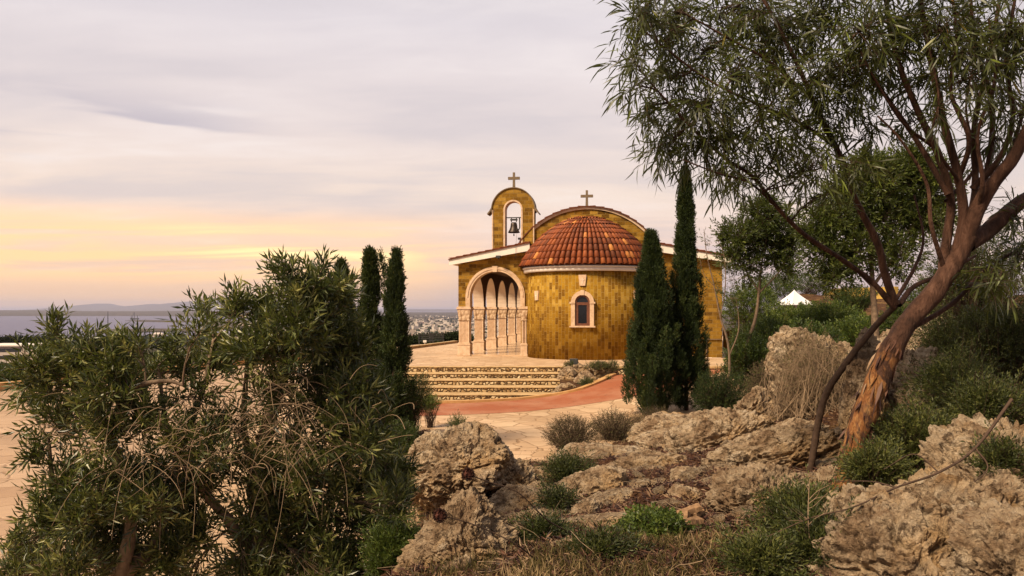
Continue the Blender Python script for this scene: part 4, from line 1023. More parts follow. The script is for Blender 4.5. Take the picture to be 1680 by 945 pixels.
    trunk = [([tuple(b), at(1350, 662, 9.8), at(1385, 600, 9.5), at(1432, 540, 9.2), at(1470, 500, E)], .043, .036, 34)]
    trunk_mesh('trunk', trunk, MC['dark_bark'], root, 3, .12, 12, loc)
    limbs = [([at(1470, 500, E), at(1452, 450, E), at(1440, 400, E-.1), at(1405, 330, E-.2), at(1385, 270, E-.3), at(1345, 190, E-.5), at(1310, 110, E-.7), at(1270, 30, E-.8), at(1240, -20, E-.8)], .050, .016, 50),
             ([at(1468, 505, E), at(1430, 462, E), at(1380, 425, E-.1), at(1320, 385, E-.3), at(1275, 340, E-.5), at(1235, 290, E-.6), at(1190, 260, E-.7), at(1130, 205, E-.8), at(1080, 150, E-.9)], .036, .010, 50),
             ([at(1275, 340, E-.5), at(1230, 300, E-.7), at(1180, 285, E-.9), at(1120, 262, E-1.)], .016, .006, 20),
             ([at(1370, 240, E-.4), at(1310, 200, E-.6), at(1240, 170, E-.8), at(1160, 130, E-.9), at(1080, 70, E-1.)], .022, .008, 26),
             ([at(1330, 160, E-.5), at(1260, 100, E-.7), at(1190, 60, E-.8), at(1120, 20, E-.9)], .020, .008, 22),
             ([at(1475, 500, E), at(1500, 470, E+.2), at(1545, 450, E+.3), at(1600, 420, E+.5)], .035, .016, 18),
             ([at(1468, 495, E+.1), at(1500, 440, E+.3), at(1515, 390, E+.4), at(1500, 320, E+.5)], .025, .010, 18)]
    trunk_mesh('limbs', limbs, MC['gum_bark'], root, 5, .10, 9, loc)
    spec = [(1050,40,34,.7),(1040,100,28,.5),(1090,70,44,1.1),(1060,10,36,.8),(1110,20,46,1.2),(1100,130,44,1.1),(1150,90,50,1.4),(1180,30,52,1.4),(1240,30,50,1.2),(1060,180,34,.6),(1110,200,48,1.2),(1160,170,52,1.5),(1210,120,50,1.3),
            (1250,90,50,1.1),(1090,240,36,.7),(1150,240,46,1.2),(1200,220,50,1.3),(1250,190,50,1.1),(1290,130,48,.9),(1180,285,32,.5),(1240,270,40,.6),(1310,220,50,1.1),(1340,270,42,.9),(1370,210,42,.8),(1280,250,40,.6),(1400,270,34,.5),(1350,320,26,.4),
            (1300,60,50,1.),(1045,140,22,.35),(1390,160,46,.7),(1130,-10,50,.8),(1220,-20,60,.8),(1210,300,24,.3),(1430,210,40,.5),(1300,300,20,.2)]
    C = [cl(x, y, E-.7+rng.uniform(-.5, .6), r, f, None, .45) for (x, y, r, f) in spec]
    clump_tree(loc, root, limbs, C, rng, MC['gum_leaf'], MC['dark_bark'], **kw)

def cypress(px_base, D, px_top, py_top, rpx, seed, label, group, tips=1, z0=None, low=.0, dens=1.0):
    rng = np.random.default_rng(seed); b = at(px_base, 700, D); b.z = (gz(b.x, b.y) if z0 is None else z0); top = at(px_top, py_top, D); H = top.z-b.z; Rm = rpx/F*D
    root = empty('cypress_tree', tuple(b), 0, label, 'cypress', group)
    trunk_mesh('trunk', [([(b.x, b.y, b.z-.1), (b.x+(top.x-b.x)*.5, b.y, b.z+H*.5), (top.x, top.y, b.z+H*.93)], .07, .015, 14)], MC['dark_bark'], root, 1, .1, 7, tuple(b))
    n = int(9000*dens*Rm*H/2.2); ns = max(60, int(150*Rm*H/2.2*dens))
    def prof(u): return np.minimum(1, (u/.10+.22)**.75)*np.clip(1-u, 0, 1)**.80*(1.08-.20*np.abs(u-.3))
    # upright sprays: each a small flame of foliage rooted on the stem surface
    su = rng.uniform(0, 1, ns)**.9*.93; sa = rng.uniform(0, 6.283, ns); sr = prof(su)*Rm*rng.uniform(.35, 1.08, ns)*(1+.25*fbm(np.stack([np.cos(sa)*2, np.sin(sa)*2, su*H*1.1], 1), 2, seed)*2)
    SL = rng.uniform(.35, .85, ns)*(1-.35*su)*min(1, H/5+.2); SW = SL*rng.uniform(.13, .20, ns); st = rng.normal(.42, .16, ns)
    if tips > 1: su = np.append(su, [.86, .80, .74]); sa = np.append(sa, [0, 0, 0]); sr = np.append(sr, [Rm*.55]*3); SL = np.append(SL, [.75, .7, .7]); SW = np.append(SW, [.09]*3); st = np.append(st, [.4]*3); ns += 3
    si = rng.integers(0, ns, n); v = rng.uniform(0, 1, n); cxs = np.stack([b.x+(top.x-b.x)*su+sr*np.cos(sa), b.y+sr*np.sin(sa), b.z+low*H+su*H*(1-low)], 1)
    ax = norm(np.stack([np.cos(sa)*.20, np.sin(sa)*.20, np.ones(ns)], 1)+rng.normal(size=(ns, 3))*.07)
    wv_ = (np.sin(np.clip(v*1.05+.06, 0, 1)*math.pi)**.7)[:, None]
    off = norm(rng.normal(size=(n, 3)))*np.array([1, 1, .5])
    O = cxs[si]+ax[si]*(SL[si]*v)[:, None]+off*SW[si][:, None]*wv_
    tt = (O[:, 2]-b.z)/H; keep = tt < .985; O = O[keep]; off = off[keep]; si = si[keep]; tt = tt[keep]; n = len(O)
    axx = np.stack([b.x+(top.x-b.x)*tt, np.full(n, b.y)], 1)
    if tips > 1: sel = (si >= ns-3)[:, None]; axx = axx+sel*np.array([Rm*.5, 0])
    dxy = O[:, :2]-axx; rr_ = np.linalg.norm(dxy, axis=1); lim = Rm*(prof(tt)*rng.uniform(.66, 1.5, ns)[si]+.025); O[:, :2] = axx+dxy*np.minimum(1, lim/np.maximum(rr_, 1e-6))[:, None]
    Dv = ax[si]+off*.55+rng.normal(size=(n, 3))*.15
    lv = twig_leaves(O, Dv, rng.uniform(.06, .15, n), 6, .065, .022, rng, .5, .0, (.42, .20))
    lv = (lv[0], lv[1], np.clip(lv[2]+np.repeat((st[si]-.42)*1.0, 24), 0, 1))
    leaf_obj('crown', [lv], MC['cypress_leaf'], root, tuple(b))
def bush(px, py, D, rpx, rypx, seed, label, cat='bush', name='bush', mat='hedge_leaf', n=900, leafL=.06, leafW=.025, twigL=.22, per=8, group=None, upb=.6, tb=(.5, .25), rd=None, shell=.45, twigmat='dark_bark', spread=.8, sit=True, lump=.35, twig_r=.003, stems=40):
    """rounded shrub: px,py = centre of the crown in the photo"""
    rng = np.random.default_rng(seed); c = np.array(at(px, py, D)); rx = rpx/F*D; rz = rypx/F*D; ry = rd or rx
    g = gz(c[0], c[1]) if sit else c[2]-rz
    loc = (c[0], c[1], g); root = empty(name, loc, 0, label, cat, group)
    b = in_ball(n, rng, shell); k = 1+lump*fbm(b*2.2+seed, 3, seed)*1.6; b = b*k[:, None]
    O = c+b*np.array([rx, ry, rz]); O[:, 2] = np.maximum(O[:, 2], hz(O[:, 0], O[:, 1])+.02 if sit else g)
    Dv = norm(b+np.array([0, 0, upb])+rng.normal(size=(n, 3))*.35); L = twigL*rng.uniform(.6, 1.3, n)
    lv = twig_leaves(O-Dv*L[:, None]*.5, Dv, L, per, leafL, leafW, rng, spread, .1, tb)
    leaf_obj('crown', [lv], MC[mat], root, loc)
    s = rng.choice(n, min(n, max(stems, n//3)), replace=False); e = O[s]+Dv[s]*L[s][:, None]*.4; base = np.array(loc)+rng.normal(size=(len(s), 3))*np.array([rx*.18, ry*.18, .02])*(1 if twigmat == 'dark_bark' else 3.)
    q = (base+e)/2+np.array([0, 0, .12*rz])+rng.normal(size=(len(s), 3))*(.08 if twigmat == 'dark_bark' else .55)*rx; t = np.linspace(0, 1, 5)[None, :, None]
    P = base[:, None]*(1-t)**2+2*q[:, None]*t*(1-t)+e[:, None]*t*t; V, qd = thin_tubes(P, np.broadcast_to(np.linspace(twig_r*2, twig_r*.6, 5), (len(s), 5)), 3)
    link('stems', tri_mesh('stems', V-np.array(loc), qd, smooth=True), MC[twigmat], root)
    return root
def small_tree(name, label, base, limbs, clumps, seed, mat='acacia_leaf', bark='grey_bark', **kw):
    rng = np.random.default_rng(seed); loc = tuple(base); root = empty(name, loc, 0, label, 'tree')
    trunk_mesh('trunk', limbs, MC[bark], root, seed, .1, 8, loc)
    d = dict(twig_r=.004, twigL=.3, per=9, leafL=.10, leafW=.016, kind='quad', spread=.7, upb=.3, droop=.1, dens=60, shell=.7, tb=(.45, .22)); d.update(kw)
    clump_tree(loc, root, limbs, clumps, rng, MC[mat], MC[bark], **d)

def build_trees():
    olive_tree(); olive_shrub(); gum_trees()
    g1 = 'cypresses behind the olive tree'
    cypress(563, 17.5, 560, 428, 34, 31, 'shortest dark cypress showing its tip behind the olive tree crown', g1, 1, 0.05)
    cypress(605, 17.2, 607, 408, 30, 32, 'two tipped dark cypress between the olive tree and the rightmost cypress of its row', g1, 2, 0.05)
    cypress(645, 16.8, 650, 410, 32, 33, 'slim dark cypress nearest the steps at the right end of its row', g1, 1, 0.08)
    g2 = 'cypresses right of the chapel apse'
    cypress(1071, 22.3, 1068, 378, 46, 34, 'shorter broad dark cypress in front of the apse, left one of the pair', g2, 1, 0.08, dens=1.6)
    cypress(1126, 22.9, 1124, 272, 31, 35, 'tall narrow dark cypress rising above the chapel roof, right one of the pair', g2, 1, 0.08, dens=1.5)
    # acacia right of the chapel
    b = at(1208, 610, 27); b.z = gz(b.x, b.y)-.05; D = 27
    L = [([tuple(b), at(1225, 570, D), at(1240, 520, D), at(1246, 470, D), at(1250, 430, D), at(1262, 370, D)], .08, .02, 26), ([at(1246, 480, D), at(1222, 440, D), at(1205, 400, D)], .035, .012, 14), ([at(1246, 480, D), at(1275, 450, D), at(1295, 420, D)], .035, .012, 14)]
    C = [cl(x, y, D+q, r, f) for x, y, r, f, q in [(1245,360,34,1.,0),(1275,370,34,1.,.3),(1215,390,30,.8,-.2),(1300,400,26,.6,0),(1250,400,36,.9,.4),(1205,420,26,.5,0),(1280,420,28,.6,.3),(1230,440,26,.4,0),(1190,380,16,.25,0),(1260,335,18,.4,0),(1296,440,18,.3,0)]]
    small_tree('acacia_tree', 'small airy acacia with curved thin trunk standing right of the chapel wall', b, L, C, 41, leafL=.16, leafW=.05, twigL=.42, dens=230, tb=(.32, .22))
    # big acacia further right
    b = at(1440, 600, 21); b.z = gz(b.x, b.y)-.05; D = 21
    L = [([tuple(b), at(1435, 520, D), at(1430, 440, D), at(1425, 360, D)], .12, .03, 20), ([at(1432, 470, D), at(1385, 420, D), at(1360, 370, D)], .05, .015, 14), ([at(1432, 470, D), at(1480, 400, D), at(1510, 340, D)], .05, .015, 14)]
    C = [cl(x, y, D+q, r, f) for x, y, r, f, q in [(1430,300,44,1.5,0),(1480,290,46,1.5,.3),(1530,300,40,1.2,0),(1390,330,44,1.4,.2),(1360,360,34,1.,0),(1440,360,52,1.6,.3),(1500,350,48,1.5,.3),(1350,410,36,.9,0),(1400,410,44,1.1,0),(1470,420,40,.9,0),(1370,450,32,.6,0),(1330,380,20,.4,0),(1425,270,22,.5,0),(1500,262,22,.5,0),(1540,360,30,.8,0)]]
    small_tree('acacia_tree', 'large bright green acacia crown seen behind the slender gum limbs', b, L, C, 42, leafL=.15, leafW=.046, twigL=.40, dens=240, tb=(.42, .26))
    # thin nearly bare sapling next to the chapel corner
    b = at(1196, 612, 26); b.z = gz(b.x, b.y)-.05; D = 26
    L = [([tuple(b), at(1196, 575, D), at(1182, 520, D), at(1172, 470, D), at(1160, 420, D), at(1155, 376, D)], .05, .008, 22), ([at(1182, 520, D), at(1190, 470, D), at(1188, 420, D), at(1176, 390, D)], .022, .006, 14), ([at(1196, 585, D), at(1212, 540, D), at(1208, 490, D)], .03, .008, 14), ([at(1172, 470, D), at(1155, 450, D), at(1148, 425, D)], .014, .005, 10)]
    C = [cl(x, y, D, r, f) for x, y, r, f in [(1150,430,12,.10),(1165,400,14,.12),(1185,440,16,.2),(1178,475,16,.2),(1160,460,12,.1),(1200,490,18,.35),(1208,460,16,.3)]]
    small_tree('sapling', 'thin almost leafless sapling beside the right corner of the chapel', b, L, C, 43, leafL=.14, leafW=.028, twigL=.5, per=5)
build_trees()

# ------------------------------------------------------------------ rocks
def rock_mesh(name, size, seed, detail=5, flat=0.5, rough=1.0, strat=0.0):
    import bmesh
    bm = bmesh.new(); bmesh.ops.create_icosphere(bm, subdivisions=detail, radius=1.0)
    V = np.array([v.co[:] for v in bm.verts]); T = np.array([[l.index for l in f.verts] for f in bm.faces]); bm.free()
    rng = np.random.default_rng(seed); N = norm(V)
    pn = norm(rng.normal(size=(16, 3))*np.array([1, 1, .9])); pd = rng.uniform(.68, .98, 16)
    dt = N@pn.T; rr = np.where(dt > .05, pd/np.maximum(dt, .05), 9.); rr = np.sort(np.concatenate([rr, np.full((len(N), 1), 1.12)], 1), 1)
    r = rr[:, 0]*.92+rr[:, 1]*.08; r = np.minimum(r, 1.15)
    S = np.array(size); P = N*r[:, None]*S
    m = S.min(); q = P/m
    if strat: q = q*np.array([.55, .55, 1.9])
    qq = q+.25*np.stack([fbm(q*1.5+7*k, 3, seed+20+k) for k in range(3)], 1)
    d1 = fbm(q*1.1+seed, 3, seed)*.14*rough; w, w2 = worley(qq*1.5+seed*1.7, seed); d2 = -np.clip(.13-(w2-w), 0, 1)*1.1*rough
    step = fbm(qq*2.0+9, 2, seed+31); step = (np.round(step*5)/5-step)*.35*rough
    ridge = -np.abs(fbm(qq*3.3+3.3, 4, seed+9))*.22*rough; fine = fbm(q*9, 4, seed+4, .6)*.12*rough
    pit, _ = worley(qq*6.5+5, seed+3); d3 = -np.clip(.40-pit, 0, 1)*.16*rough*np.clip(fbm(q*1.7, 2, seed+40)*3+.6, 0, 1)
    w, w2 = worley(qq*3.4+seed*.7, seed+50); d2 = d2-np.clip(.10-(w2-w), 0, 1)*.9*rough
    P = P+N*((d1+d2+step+ridge+fine+d3)*m)[:, None]
    me = tri_mesh(name, P, T, smooth=False); return me
ROCKS = []
def rock(x0, y0, x1, y1, D, seed, label, rot=0., depth=None, detail=5, rough=1.0, strat=0, tilt=0., sink=.25, group='limestone boulders on the slope', cat='boulder', name='limestone_boulder'):
    w = (x1-x0)/F*D/2; h = (y1-y0)/F*D/2*(1+sink); c = at((x0+x1)/2, (y0+y1)/2, D); c.z -= (y1-y0)/F*D/2*sink
    me = rock_mesh(name, (w*1.14, (depth or w*.8)*1.1, h*1.08), seed, detail, rough=rough, strat=strat); me.materials.append(MC['limestone'])
    o = bpy.data.objects.new(name, me); COL.objects.link(o); o.location = c; o.rotation_euler = (0, tilt, rot)
    return tag(o, label, cat, group)
def build_rocks():
    r = rock
    r(664, 700, 846, 832, 11.8, 171, 'largest grey brown boulder left of the paving, a dry thistle head before its lower face', detail=6, sink=.12, depth=.75, rough=.7)
    r(668, 822, 852, 990, 7.1, 163, 'cracked pale boulder at the bottom left, in front of the largest one', detail=7, sink=.1, depth=.55, tilt=.3, rough=.75)
    r(760, 920, 860, 985, 6.3, 103, 'ochre topped boulder cut by the bottom edge below the cracked pale boulder')
    r(798, 750, 880, 815, 11.8, 104, 'rough boulder tucked against the right side of the largest boulder', depth=.4)
    r(808, 795, 905, 850, 9.6, 105, 'pale flat slab right of the cracked boulder', depth=.35, rough=.7)
    r(915, 766, 1040, 828, 9.6, 106, 'rounded beige boulder with a dark cleft in mid slope', depth=.4, tilt=-.2)
    r(938, 822, 990, 875, 8.2, 107, 'small upright boulder just below the one with the cleft', depth=.15)
    r(950, 848, 1018, 900, 7.6, 108, 'weathered boulder left of the bright green weed patch', depth=.25)
    r(900, 728, 1070, 772, 15, 109, 'long pale ledge at the edge of the paving below the dry bushes', depth=.6, strat=1)
    r(1005, 738, 1135, 795, 12.3, 110, 'knobbly boulder in the middle of the slope behind the leaf litter', depth=.5)
    r(1160, 772, 1318, 868, 8.0, 111, 'blocky boulder overhanging the litter beside the split logs', depth=.45, detail=6)
    r(1085, 682, 1265, 770, 13.2, 112, 'long slanting ledge of grey limestone in the upper slope', depth=.6, tilt=-.32, strat=1, detail=6)
    r(1150, 712, 1385, 795, 10.8, 113, 'broad layered ledge running up to the thick trunk', depth=.55, tilt=-.18, strat=1, detail=6)
    r(1262, 545, 1420, 712, 14.2, 114, 'tall peaked rock draped with grey dry brush', depth=.8, detail=6, tilt=-.25)
    r(1384, 548, 1452, 722, 9.6, 115, 'narrow standing rock directly behind the thick trunk', depth=.35)
    r(1432, 592, 1572, 742, 10.2, 116, 'warm beige block right of the thick trunk among green scrub', depth=.6, detail=6)
    r(1035, 678, 1160, 724, 18, 117, 'low grey boulder at the foot of the cypress pair', depth=.8)
    r(1202, 638, 1268, 706, 16.2, 118, 'rounded grey boulder beside the dark juniper', depth=.4)
    r(1310, 800, 1600, 1010, 6.0, 119, 'huge pitted golden outcrop filling the bottom right, left part', depth=.9, detail=7, tilt=-.38, strat=0, sink=.3, rough=.8)
    r(1540, 700, 1800, 900, 6.9, 120, 'pitted outcrop slab climbing to the right edge of the view', depth=.8, detail=7, tilt=-.3, sink=.3, rough=.8)
    r(1560, 830, 1790, 1010, 5.2, 121, 'rough outcrop lump in the extreme bottom right corner', depth=.5, detail=6, sink=.3, rough=.8)
    r(1440, 530, 1620, 650, 14, 122, 'yellowish cliff face half hidden behind the leaning trunk', depth=.7, detail=5)
    r(655, 872, 712, 925, 8.2, 123, 'small pale stone between the shrub and the cracked boulder', depth=.2)
    r(1218, 895, 1300, 965, 6.0, 124, 'ochre stone half buried in scrub near the bottom edge', depth=.25)
    r(1480, 600, 1700, 760, 9.2, 125, 'low rock bank under the green scrub at the right edge', depth=.8, sink=.4)
    r(1190, 700, 1300, 735, 13, 126, 'thin grey rib of rock above the layered ledge', depth=.3, strat=1, tilt=-.25)
    r(855, 790, 905, 815, 10.8, 127, 'small buff stone behind the pale flat slab', depth=.2)
    r(1100, 768, 1165, 795, 10.2, 128, 'flat stone sunk in litter above the blocky boulder', depth=.25)
    r(1340, 760, 1400, 812, 8.6, 129, 'rock wedge under the left side of the thick trunk', depth=.3)
    r(1400, 760, 1720, 1010, 6.3, 130, 'long golden outcrop sloping through the bottom right, middle part under the fallen branch', depth=.9, detail=7, tilt=-.35, sink=.3, rough=.9)
    r(1060, 700, 1180, 735, 15.5, 131, 'low broken ledge right of the dry bushes', depth=.5, strat=1)
    r(1250, 690, 1390, 740, 12.2, 132, 'low ledge at the foot of the slender dark stem', depth=.4, strat=1, tilt=-.15)
    r(700, 905, 800, 990, 6.6, 133, 'lower lobe of pale rock in front of the cracked boulder', depth=.35)
    r(838, 842, 912, 905, 7.4, 136, 'tan boulder between the cracked boulder and the small upright one', depth=.3)
    r(905, 885, 975, 940, 6.5, 137, 'low tan boulder left of the dry herbs at the bottom edge', depth=.3)
    r(1085, 800, 1150, 835, 8.6, 138, 'pale stone half sunk just above the split logs', depth=.25)
    r(1020, 800, 1075, 832, 9.0, 139, 'pale lump of rock behind the bright weed patch', depth=.25)
    r(1030, 880, 1090, 915, 6.9, 134, 'small sunken stone in the dry herbs at the bottom centre', depth=.2)
    r(870, 760, 935, 795, 12.5, 135, 'small ledge left of the long pale ledge', depth=.3)
    k = 0; rb = np.random.default_rng(91); fm = [rock_mesh('flat', (1, .7, .42), 400+i, 4, strat=1) for i in range(6)]
    for m in fm: m.materials.append(MC['limestone'])
    while k < 85:
        px = rb.uniform(780, 1500); D = rb.uniform(6.5, 19); x = (px-X0)/F*D; d = poly_sd(np.array([x]), np.array([D]), EDGE)[0]
        if d < .35 or (px < 1160 and D < 7.5): continue
        o = bpy.data.objects.new('flat_limestone', fm[k % 6]); COL.objects.link(o); s = float(rb.uniform(.12, .42)); o.scale = (s*rb.uniform(.8, 1.4), s, s*.7)
        o.location = (x, D, gz(x, D)-s*.02); o.rotation_euler = (rb.uniform(-.1, .1), rb.uniform(-.35, .0), rb.uniform(-.5, .5)); k += 1
        tag(o, 'flat weathered limestone bedded low in the soil between the larger boulders', 'rock', 'flat rocks bedded in the slope')
    # rock garden at the right end of the steps
    g = 'rocks of the planted bed beside the steps'; kw = dict(group=g, cat='rock', name='garden_rock', detail=4, sink=.3)
    r(942, 610, 990, 640, 28.2, 201, 'largest rounded rock in the centre of the bed beside the steps', depth=.5, **kw)
    r(914, 600, 944, 628, 28.8, 202, 'upright rock at the left top of the bed touching the steps', **kw)
    r(912, 625, 950, 645, 27.6, 203, 'pale squat rock low on the left of the bed', **kw)
    r(922, 638, 962, 652, 27.3, 204, 'flat white rock lying along the kerb of the bed', **kw)
    r(905, 640, 926, 653, 27.4, 205, 'small rock at the bottom left tip of the bed', **kw)
    r(938, 596, 975, 614, 29.4, 206, 'light rock at the top middle of the bed under the floodlight', **kw)
    r(968, 594, 1002, 616, 29.4, 207, 'mossy rock at the top right of the bed among plants', **kw)
    r(988, 600, 1014, 622, 29.3, 208, 'small rock at the right corner of the bed', **kw)
    r(950, 632, 976, 646, 27.7, 209, 'low rock between the round rock and the kerb', **kw)
    r(898, 645, 916, 655, 27.0, 210, 'tiny rock beside the lowest step', **kw)
    # bed soil
    mb = MB(); mb.prism([(1.75, 30.1), (1.7, 27.0), (2.3, 27.3), (3.1, 27.8), (3.75, 29.3), (3.9, 30.1)], lambda p, q, d: (p, q, d if d < 0 else .32+(q-27)*.13), -.1, 1); tag(mb.build('planted_bed_soil', MC['soil']), kind='structure')
    # rubble scattered on the slope
    rng = np.random.default_rng(77); ms = [rock_mesh('stone', (1, .8, .6), 300+i, 3) for i in range(5)]
    for m in ms: m.materials.append(MC['limestone'])
    k = 0
    while k < 130:
        px = rng.uniform(680, 1480); D = rng.uniform(6, 18)**1.0; x = (px-X0)/F*D; d = poly_sd(np.array([x]), np.array([D]), EDGE)[0]
        if d < .3: continue
        o = bpy.data.objects.new('loose_stone', ms[k % 5]); COL.objects.link(o); s = float(rng.uniform(.03, .12))*(1.7 if rng.random() < .15 else 1); o.scale = (s*rng.uniform(.9, 1.6), s, s)
        o.location = (x, D, gz(x, D)+s*.15); o.rotation_euler = (rng.uniform(-.4, .4), rng.uniform(-.4, .4), rng.uniform(0, 6)); k += 1
        tag(o, 'small pale loose limestone lying in the soil and leaf litter of the slope', 'stone', 'loose stones on the slope')
build_rocks()

# ------------------------------------------------------------------ shrubs and low plants
def build_shrubs():
    g = 'dry grey brown bushes at the edge of the paving'
    bw = dict(mat='brush_leaf', twigmat='dark_bark', leafL=.045, leafW=.010, per=9, twigL=.20, upb=.35, lump=.25, cat='dry bush', name='dry_bush', group=g, shell=.5, tb=(.45, .3))
    bush(938, 712, 16.9, 44, 30, 51, 'dark dry bush furthest left at the edge of the paving', n=1300, **bw)
    bush(1008, 700, 18.6, 40, 25, 52, 'spiky dry bush in the middle of the three', n=1100, **bw)
    bush(1076, 690, 20.5, 34, 20, 53, 'low dry bush at the foot of the cypress pair', n=900, **bw)
    bush(1182, 652, 21.5, 44, 42, 54, 'dark green juniper right of the cypress pair', 'juniper', 'juniper_bush', 'cypress_leaf', 1900, .07, .02, .22, 8, upb=.8, tb=(.5, .22), shell=.5)
    # hedge mass right of the chapel
    g = 'green shrubs behind the slope'
    hd = dict(mat='hedge_leaf', cat='shrub', name='green_shrub', group=g, leafL=.11, leafW=.04, twigL=.32, per=9, shell=.42)
    for i, (x, y, D, rx, ry, n, lab, tb) in enumerate([
        (1232, 505, 34, 44, 38, 1300, 'mid green shrub next to the right corner of the chapel', .55), (1300, 536, 31, 55, 34, 1500, 'round bright green shrub below the white canopy', .65),
        (1260, 560, 29, 50, 36, 1400, 'dark shrub low behind the sapling stems', .3), (1360, 530, 30, 52, 34, 1500, 'bright shrub between the canopy and the yellow wall', .62),
        (1410, 560, 27, 48, 38, 1300, 'green shrub in front of the yellow wall', .55), (1330, 570, 25, 56, 36, 1500, 'dark leafy shrub above the peaked rock', .4),
        (1225, 590, 27, 34, 40, 1000, 'shadowy shrub by the end of the terrace', .3), (1400, 492, 42, 34, 20, 900, 'dark round shrub against the yellow wall', .25),
        (1330, 460, 55, 46, 18, 900, 'far dark tree top right of the canopy', .3), (1270, 470, 48, 40, 20, 900, 'far bushy tree left of the canopy', .45),
        (1490, 540, 26, 40, 38, 1200, 'shrub behind the fork of the thick trunk', .45), (1550, 500, 30, 60, 50, 1400, 'hazy shrub right of the thick trunk', .4)]):
        bush(x, y, D, rx, ry, 60+i, lab, n=int(n*.9), tb=(tb, .25), **hd)
    # brown undergrowth beneath
    bush(1270, 640, 19, 44, 50, 75, 'brown twiggy undergrowth left of the peaked rock', 'dry bush', 'dry_bush', 'brush_leaf', 1300, .06, .016, .25, 8, lump=.3, tb=(.6, .25))
    # grey dry brush draped on the peaked rock
    bush(1330, 610, 13.2, 62, 70, 76, 'tangle of grey leafless brush over the peaked rock', 'dry brush', 'dry_brush', 'brush_leaf', 900, .05, .008, .25, 5, lump=.3, tb=(.8, .2), twigmat='dry_twig', twig_r=.0035, stems=700, rd=.45, upb=.1)
    # scrub on the right
    g = 'green scrub around the thick trunk'
    sc = dict(mat='scrub_leaf', cat='scrub', name='scrub_bush', group=g, leafL=.05, leafW=.014, twigL=.30, per=13, shell=.85, upb=.35, lump=.85)
    for i, (x, y, D, rx, ry, n, lab, tb) in enumerate([
        (1600, 460, 11.5, 80, 80, 1900, 'tall dark scrub at the right edge beneath the gum limbs', .4), (1640, 570, 9.6, 70, 70, 2000, 'dark scrub at the right edge level with the beige block', .45),
        (1560, 640, 9.0, 50, 60, 1500, 'scrub right of the beige block', .5), (1620, 670, 8.3, 60, 45, 1500, 'scrub overhanging the pitted outcrop at the right edge', .5),
        (1500, 720, 8.0, 52, 36, 1400, 'green scrub right of the foot of the thick trunk', .6), (1432, 770, 7.4, 34, 24, 800, 'bright scrub growing at the foot of the thick trunk', .65),
        (1560, 560, 11.5, 45, 40, 1200, 'scrub above the beige block', .4), (1312, 850, 6.7, 42, 36, 1300, 'dense green scrub right of the blocky boulder', .55),
        (1250, 925, 5.9, 46, 24, 900, 'feathery scrub at the bottom edge below the blocky boulder', .6), (1345, 900, 6.1, 45, 45, 1200, 'dark scrub at the left foot of the golden outcrop', .4),
        (1645, 770, 6.6, 30, 34, 600, 'scrub tuft on top of the pitted outcrop slab', .45),
        (930, 772, 11, 36, 18, 600, 'low dark scrub before the long pale ledge', .35), (888, 878, 7.2, 34, 16, 500, 'dark leafy scrub right of the cracked pale boulder', .28),
        (985, 920, 6.3, 40, 16, 450, 'sparse scrub at the bottom centre', .35), (914, 826, 8.6, 20, 12, 260, 'dark scrub between the slab and the cleft boulder', .25)]):
        bush(x, y, D, rx, ry, 80+i, lab, n=n, tb=(tb, .25), **sc)
    # left strip of plants between olive tree and the boulders
    g = 'plants between the olive tree and the boulders'
    br = dict(mat='bright_leaf', cat='plant', name='leafy_plant', group=g, leafL=.05, leafW=.012, twigL=.22, per=12, shell=.5, upb=.6)
    bush(640, 800, 10, 36, 50, 101, 'green feathery plant left of the largest boulder', n=1200, tb=(.4, .25), **br)
    bush(645, 905, 7.6, 38, 42, 102, 'bright green feathery plant in front of the small pale stone', n=1300, tb=(.55, .25), **br)
    bush(650, 730, 13.5, 36, 34, 103, 'dark plant under the right cypress of the row', n=1000, tb=(.2, .2), **br)
    bush(672, 650, 19, 34, 36, 104, 'dark leafy shrub in front of the left end of the steps', n=1000, tb=(.15, .2), **br)
    bush(705, 662, 20.5, 15, 10, 105, 'small yellow green plant with bare stems by the red path', n=260, tb=(.85, .15), **br)
    bush(750, 700, 17, 14, 16, 106, 'spiky dark plant behind the largest boulder', n=160, tb=(.3, .2), **br)
    # rock garden plants
    g = 'plants in the bed beside the steps'
    gp = dict(mat='scrub_leaf', cat='plant', name='garden_plant', group=g, leafL=.06, leafW=.02, twigL=.14, per=7, sit=False)
    bush(962, 628, 27.6, 12, 7, 110, 'low green plant at the foot of the largest bed rock', n=160, **gp); bush(1003, 601, 29.2, 11, 8, 111, 'green plant at the right top of the bed', n=160, **gp)
    bush(980, 600, 29.0, 18, 6, 112, 'spreading grey green plant over the top of the bed', n=200, **gp); bush(996, 625, 28.2, 8, 6, 113, 'small plant along the kerb of the bed', n=90, **gp); bush(934, 598, 29.4, 8, 4, 114, 'tiny dark plant next to the floodlight', n=70, **gp)
    # bright weed patch
    bush(1070, 862, 7.2, 52, 20, 115, 'bright green broad leaved weed patch beside the split logs', 'weeds', 'weed_patch', 'bright_leaf', 700, .045, .03, .10, 6, tb=(.6, .25), rd=.3, spread=1.)
    # dark shrubs beyond the left edge of the plaza
    g = 'dark shrubs beyond the left edge of the plaza'
    for i, (x, y, D, lab) in enumerate([(-10, 618, 38, 'dark shrub at the far left beyond the plaza kerb'), (45, 614, 41, 'second dark shrub along the plaza kerb from the left edge'), (110, 610, 46, 'dark shrub seen through the left shrub top'), (250, 595, 55, 'dark shrub behind the upper twigs of the left shrub')]):
        bush(x, y, D, 45, 16, 120+i, lab, 'shrub', 'dark_shrub', 'hedge_leaf', 800, .14, .05, .4, 8, g, tb=(.2, .2), sit=False)
